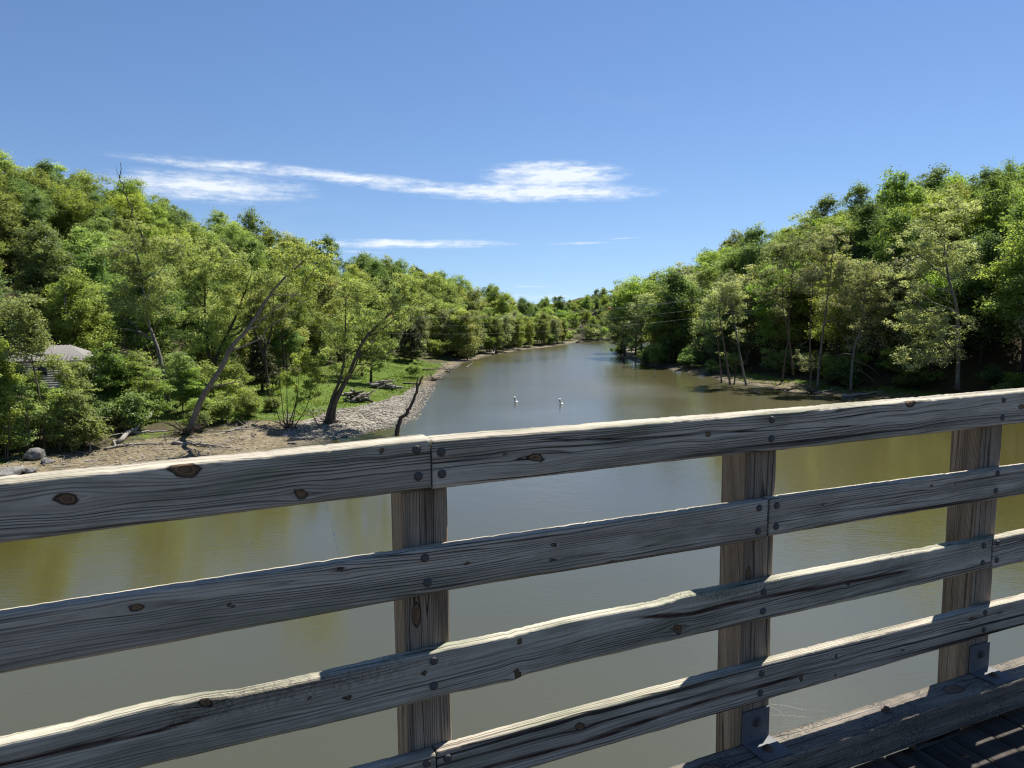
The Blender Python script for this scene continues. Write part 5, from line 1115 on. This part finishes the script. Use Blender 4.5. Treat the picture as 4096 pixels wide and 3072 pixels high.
def post(sc, seed, knots=()):
    """upright timber: built like a board lying along z, then turned"""
    w = .14; rb = np.random.default_rng(seed); z0, z1 = -2.45, -.548; n = 190; S = np.linspace(z0, z1, n); nf = 16
    sec = [(i/(nf-1), 0, 'f') for i in range(nf)]+[(1, i/12, 'r') for i in range(1, 13)]+[(1-i/8, 1, 'b') for i in range(1, 9)]+[(0, 1-i/13, 'l') for i in range(1, 13)]
    m = len(sec); V = np.zeros((n, m, 3)); ph = np.zeros((n, m)); kn = np.zeros((n, m)); kp = np.zeros((n, m, 3))
    heart = rb.uniform(.3, .7)
    for j, (fx, fy, side) in enumerate(sec):
        x = (fx-.5)*w; y = fy*w; c = .007
        ex = min(fx, 1-fx)*w; ey = min(fy, 1-fy)*w
        if side in 'fb': k = max(0, 1-ex/c); y = y+(1 if side == 'f' else -1)*c*.45*k*k
        else: k = max(0, 1-ey/c); x = x+(1 if side == 'l' else -1)*c*.45*k*k
        across = x if side in 'fb' else (y+.31 if side == 'r' else -y-.31)
        p = across+.012*vn(S*1.1+seed, S*0+seed*2.3, 1)+.004*fbm(S*3, across*40+seed+S*0, 2, 2)
        p = p*(1.0+.6*vn(S*.5, S*0+seed, 4))
        X = np.full(n, x)+.0012*fbm(S*12, S*0+fx*6+fy*4, 3, 2); Yv = np.full(n, y)+.0012*fbm(S*12+50, S*0+fx*6+fy*4, 3, 2)
        for (kz, kx, rz, rx) in (knots if side == 'f' else ()):
            dx = S-kz; dv = x-kx; q = np.sqrt((dx/rz)**2+(dv/rx)**2); p = p-np.tanh(dv/(rx*.5))*rx*.85*np.exp(-(dx/(rz*3))**2)*math.exp(-abs(dv)/(rx*2.6)); kk = np.clip(1.45-q, 0, 1); kn[:, j] = np.maximum(kn[:, j], kk); kp[:, j, 0] = q*rx
        V[:, j] = np.c_[sc+X, Y1+TH+.001+Yv, S-DECK]; ph[:, j] = p
    i = np.arange(n-1)[:, None]*m; j = np.arange(m)[None, :]; k = (j+1) % m
    F = np.stack([i+j, i+k, i+m+k, i+m+j], -1).reshape(-1, 4); caps = np.array([np.arange(m)[::-1], np.arange(m)+(n-1)*m])
    Vf = V.reshape(-1, 3)
    # the top rail is let into the head of the post
    me = mesh('post', Vf, [F, caps], [MATS['post_wood']], {'phase': ph.ravel(), 'along': np.repeat(S, m), 'knot': kn.ravel(), 'seed': np.full(len(Vf), seed*1.3), 'knotpos': kp.reshape(-1, 3)}, True)
    return obj('post', me, rail)
for i, sc in enumerate((-1.995, P0, P1, P2, P3, P4, P5)):
    post(sc, 20+i, {2: [(-.93, -.035, .045, .016)], 3: [(-1.01, -.05, .03, .014)]}.get(i, ()))

# kerb timber on blocks, angle brackets
KT = -1.680
kb = board('kerb_timber', 'kerb_wood', -3.3, 8.3, 1.905, 2.040, [(-4, KT), (9, KT)], [(-4, -1.815), (9, -1.815)], [(1.62, KT+.06, .05, .03), (2.93, KT+.07, .05, .03)], 30, du=.016, wear=.006, rough=.002)
def hexbolt(parent, s, y, z, up_=True):
    G = Geo(); th = np.arange(6)*math.pi/3; wsh = [(.021, 0), (.021, .003), (.0001, .003)]; hx = [(.0125, .003), (.0125, .012), (.010, .014), (.0001, .014)]
    G.lathe(wsh, 18, axis=2 if up_ else 1); G.lathe(hx, 6, axis=2 if up_ else 1); o = G.build('bolt', MATS['rusty_bolt' if up_ else 'bolt_steel'], parent); o.location = (s, y, z-DECK); return o
for s in (-1.35, .0, 1.24, 2.52, 3.83, 5.1): hexbolt(kb, s, 1.975, KT+.002)
for s in (-2.6, -1.3, .02, 1.3, 2.62, 3.9, 5.2, 6.5):
    G = Geo(); G.bevel_box((s, 1.915, DECK-DECK+.002), (s+.28, 2.035, .0395), .004); o = G.build('spacer_block', MATS['kerb_wood'], kb)
for sc in (P0, P1, P2, P3, P4, P5):
    G = Geo(); w = .066
    pts = [(2.0395, KT+.128), (2.0325, KT+.128), (2.0325, KT+.016), (2.026, KT+.0095), (1.912, KT+.0095), (1.912, KT+.0025), (2.0395, KT+.0025)]
    # rounded upper corners on the upright leg
    V = np.array([(sc+sx*w, y, z-DECK) for sx in (-1, 1) for y, z in pts]); n = len(pts)
    G.add(V, [(i, (i+1) % n, n+(i+1) % n, n+i) for i in range(n)]); G.F.setdefault(n, []).append(np.array([list(range(n))[::-1], list(range(n, 2*n))]))
    br = G.build('angle_bracket', MATS['galvanised'], rail); bm = br.modifiers.new('bevel', 'BEVEL'); bm.width = .004; bm.segments = 2; bm.limit_method = 'ANGLE'
    hexbolt(br, sc-.004, 1.965, KT+.0095); o = hexbolt(br, sc+.003, 2.0325, KT+.078, False)

deck = empty('bridge_deck', (0, 0, H+DECK), RAIL_TURN); tag(deck, 'dark plank deck of the timber bridge', kind='structure')
rd = np.random.default_rng(41); s = -3.3; i = 0
protos_pl = []
for k in range(5):
    pl = board('plank', 'plank_wood', -1.6, 1.952, -.0, .172, [(-2, DECK), (2.2, DECK)], [(-2, DECK-.045), (2.2, DECK-.045)], [(1.2+.2*k, DECK+.05, .02, .02)], 50+k, parent=deck, du=.03, wear=.001, rough=.0015, nf=6)
    protos_pl.append(pl)
while s < 8.2:
    pl = protos_pl[i % 5]
    if i >= 5: o = pl.copy(); COL.objects.link(o); pl = o; pl.parent = deck
    # planks run across the bridge: the board's length turns into y
    pl.rotation_euler = (0, 0, math.pi/2); pl.location = (s+.172, rd.uniform(-.014, .012), rd.uniform(-.0025, .0025)); s += .172+.007+rd.uniform(0, .004); i += 1
for y0 in (-1.2, .35, 1.45):
    G = Geo(); G.bevel_box((-3.3, y0, -.36), (8.3, y0+.14, -.050), .006); G.build('stringer', MATS['pole_wood'], deck)
G = Geo(); G.bevel_box((-3.3, 1.75, -.40), (8.3, 1.90, -.050), .006); G.build('stringer', MATS['pole_wood'], deck)

def strand(name, label, pts, rad=.0006, blobs=()):
    root = empty(name, (0, 0, H+DECK), RAIL_TURN); G = Geo()
    for p in pts:
        P = np.array(p, float); P[:, 2] -= DECK; G.tube(P, np.full(len(P), rad), 4)
    G.build('thread', MATS['silk'], root)
    for (x, y, z, q) in blobs:
        B = Geo(); B.lathe([(.0001, -q*2), (q, -q), (q*.8, q), (.0001, q*2)], 6, (x, y, z-DECK)); B.build('fluff', MATS['silk'], root)
    tag(root, label, 'spider web')
strand('spider_thread', 'white spider thread hanging below the top rail left of the first post', [[(.300, 2.01, -.545), (.312, 2.005, -.60), (.320, 2.003, -.645), (.331, 2.004, -.70)]], .00025, [(.318, 2.003, -.635, .0024), (.322, 2.003, -.655, .0014), (.326, 2.003, -.675, .0016), (.303, 2.01, -.56, .0014)])
strand('spider_web', 'faint cobweb strands between the second post bracket and the kerb', [[(1.957, 2.05, -1.555), (2.05, 2.05, -1.585), (2.15, 2.04, -1.625)], [(1.957, 2.05, -1.60), (2.05, 2.05, -1.625), (2.16, 2.04, -1.655)], [(1.957, 2.06, -1.57), (2.02, 2.06, -1.60), (2.08, 2.05, -1.672)]], .0002)
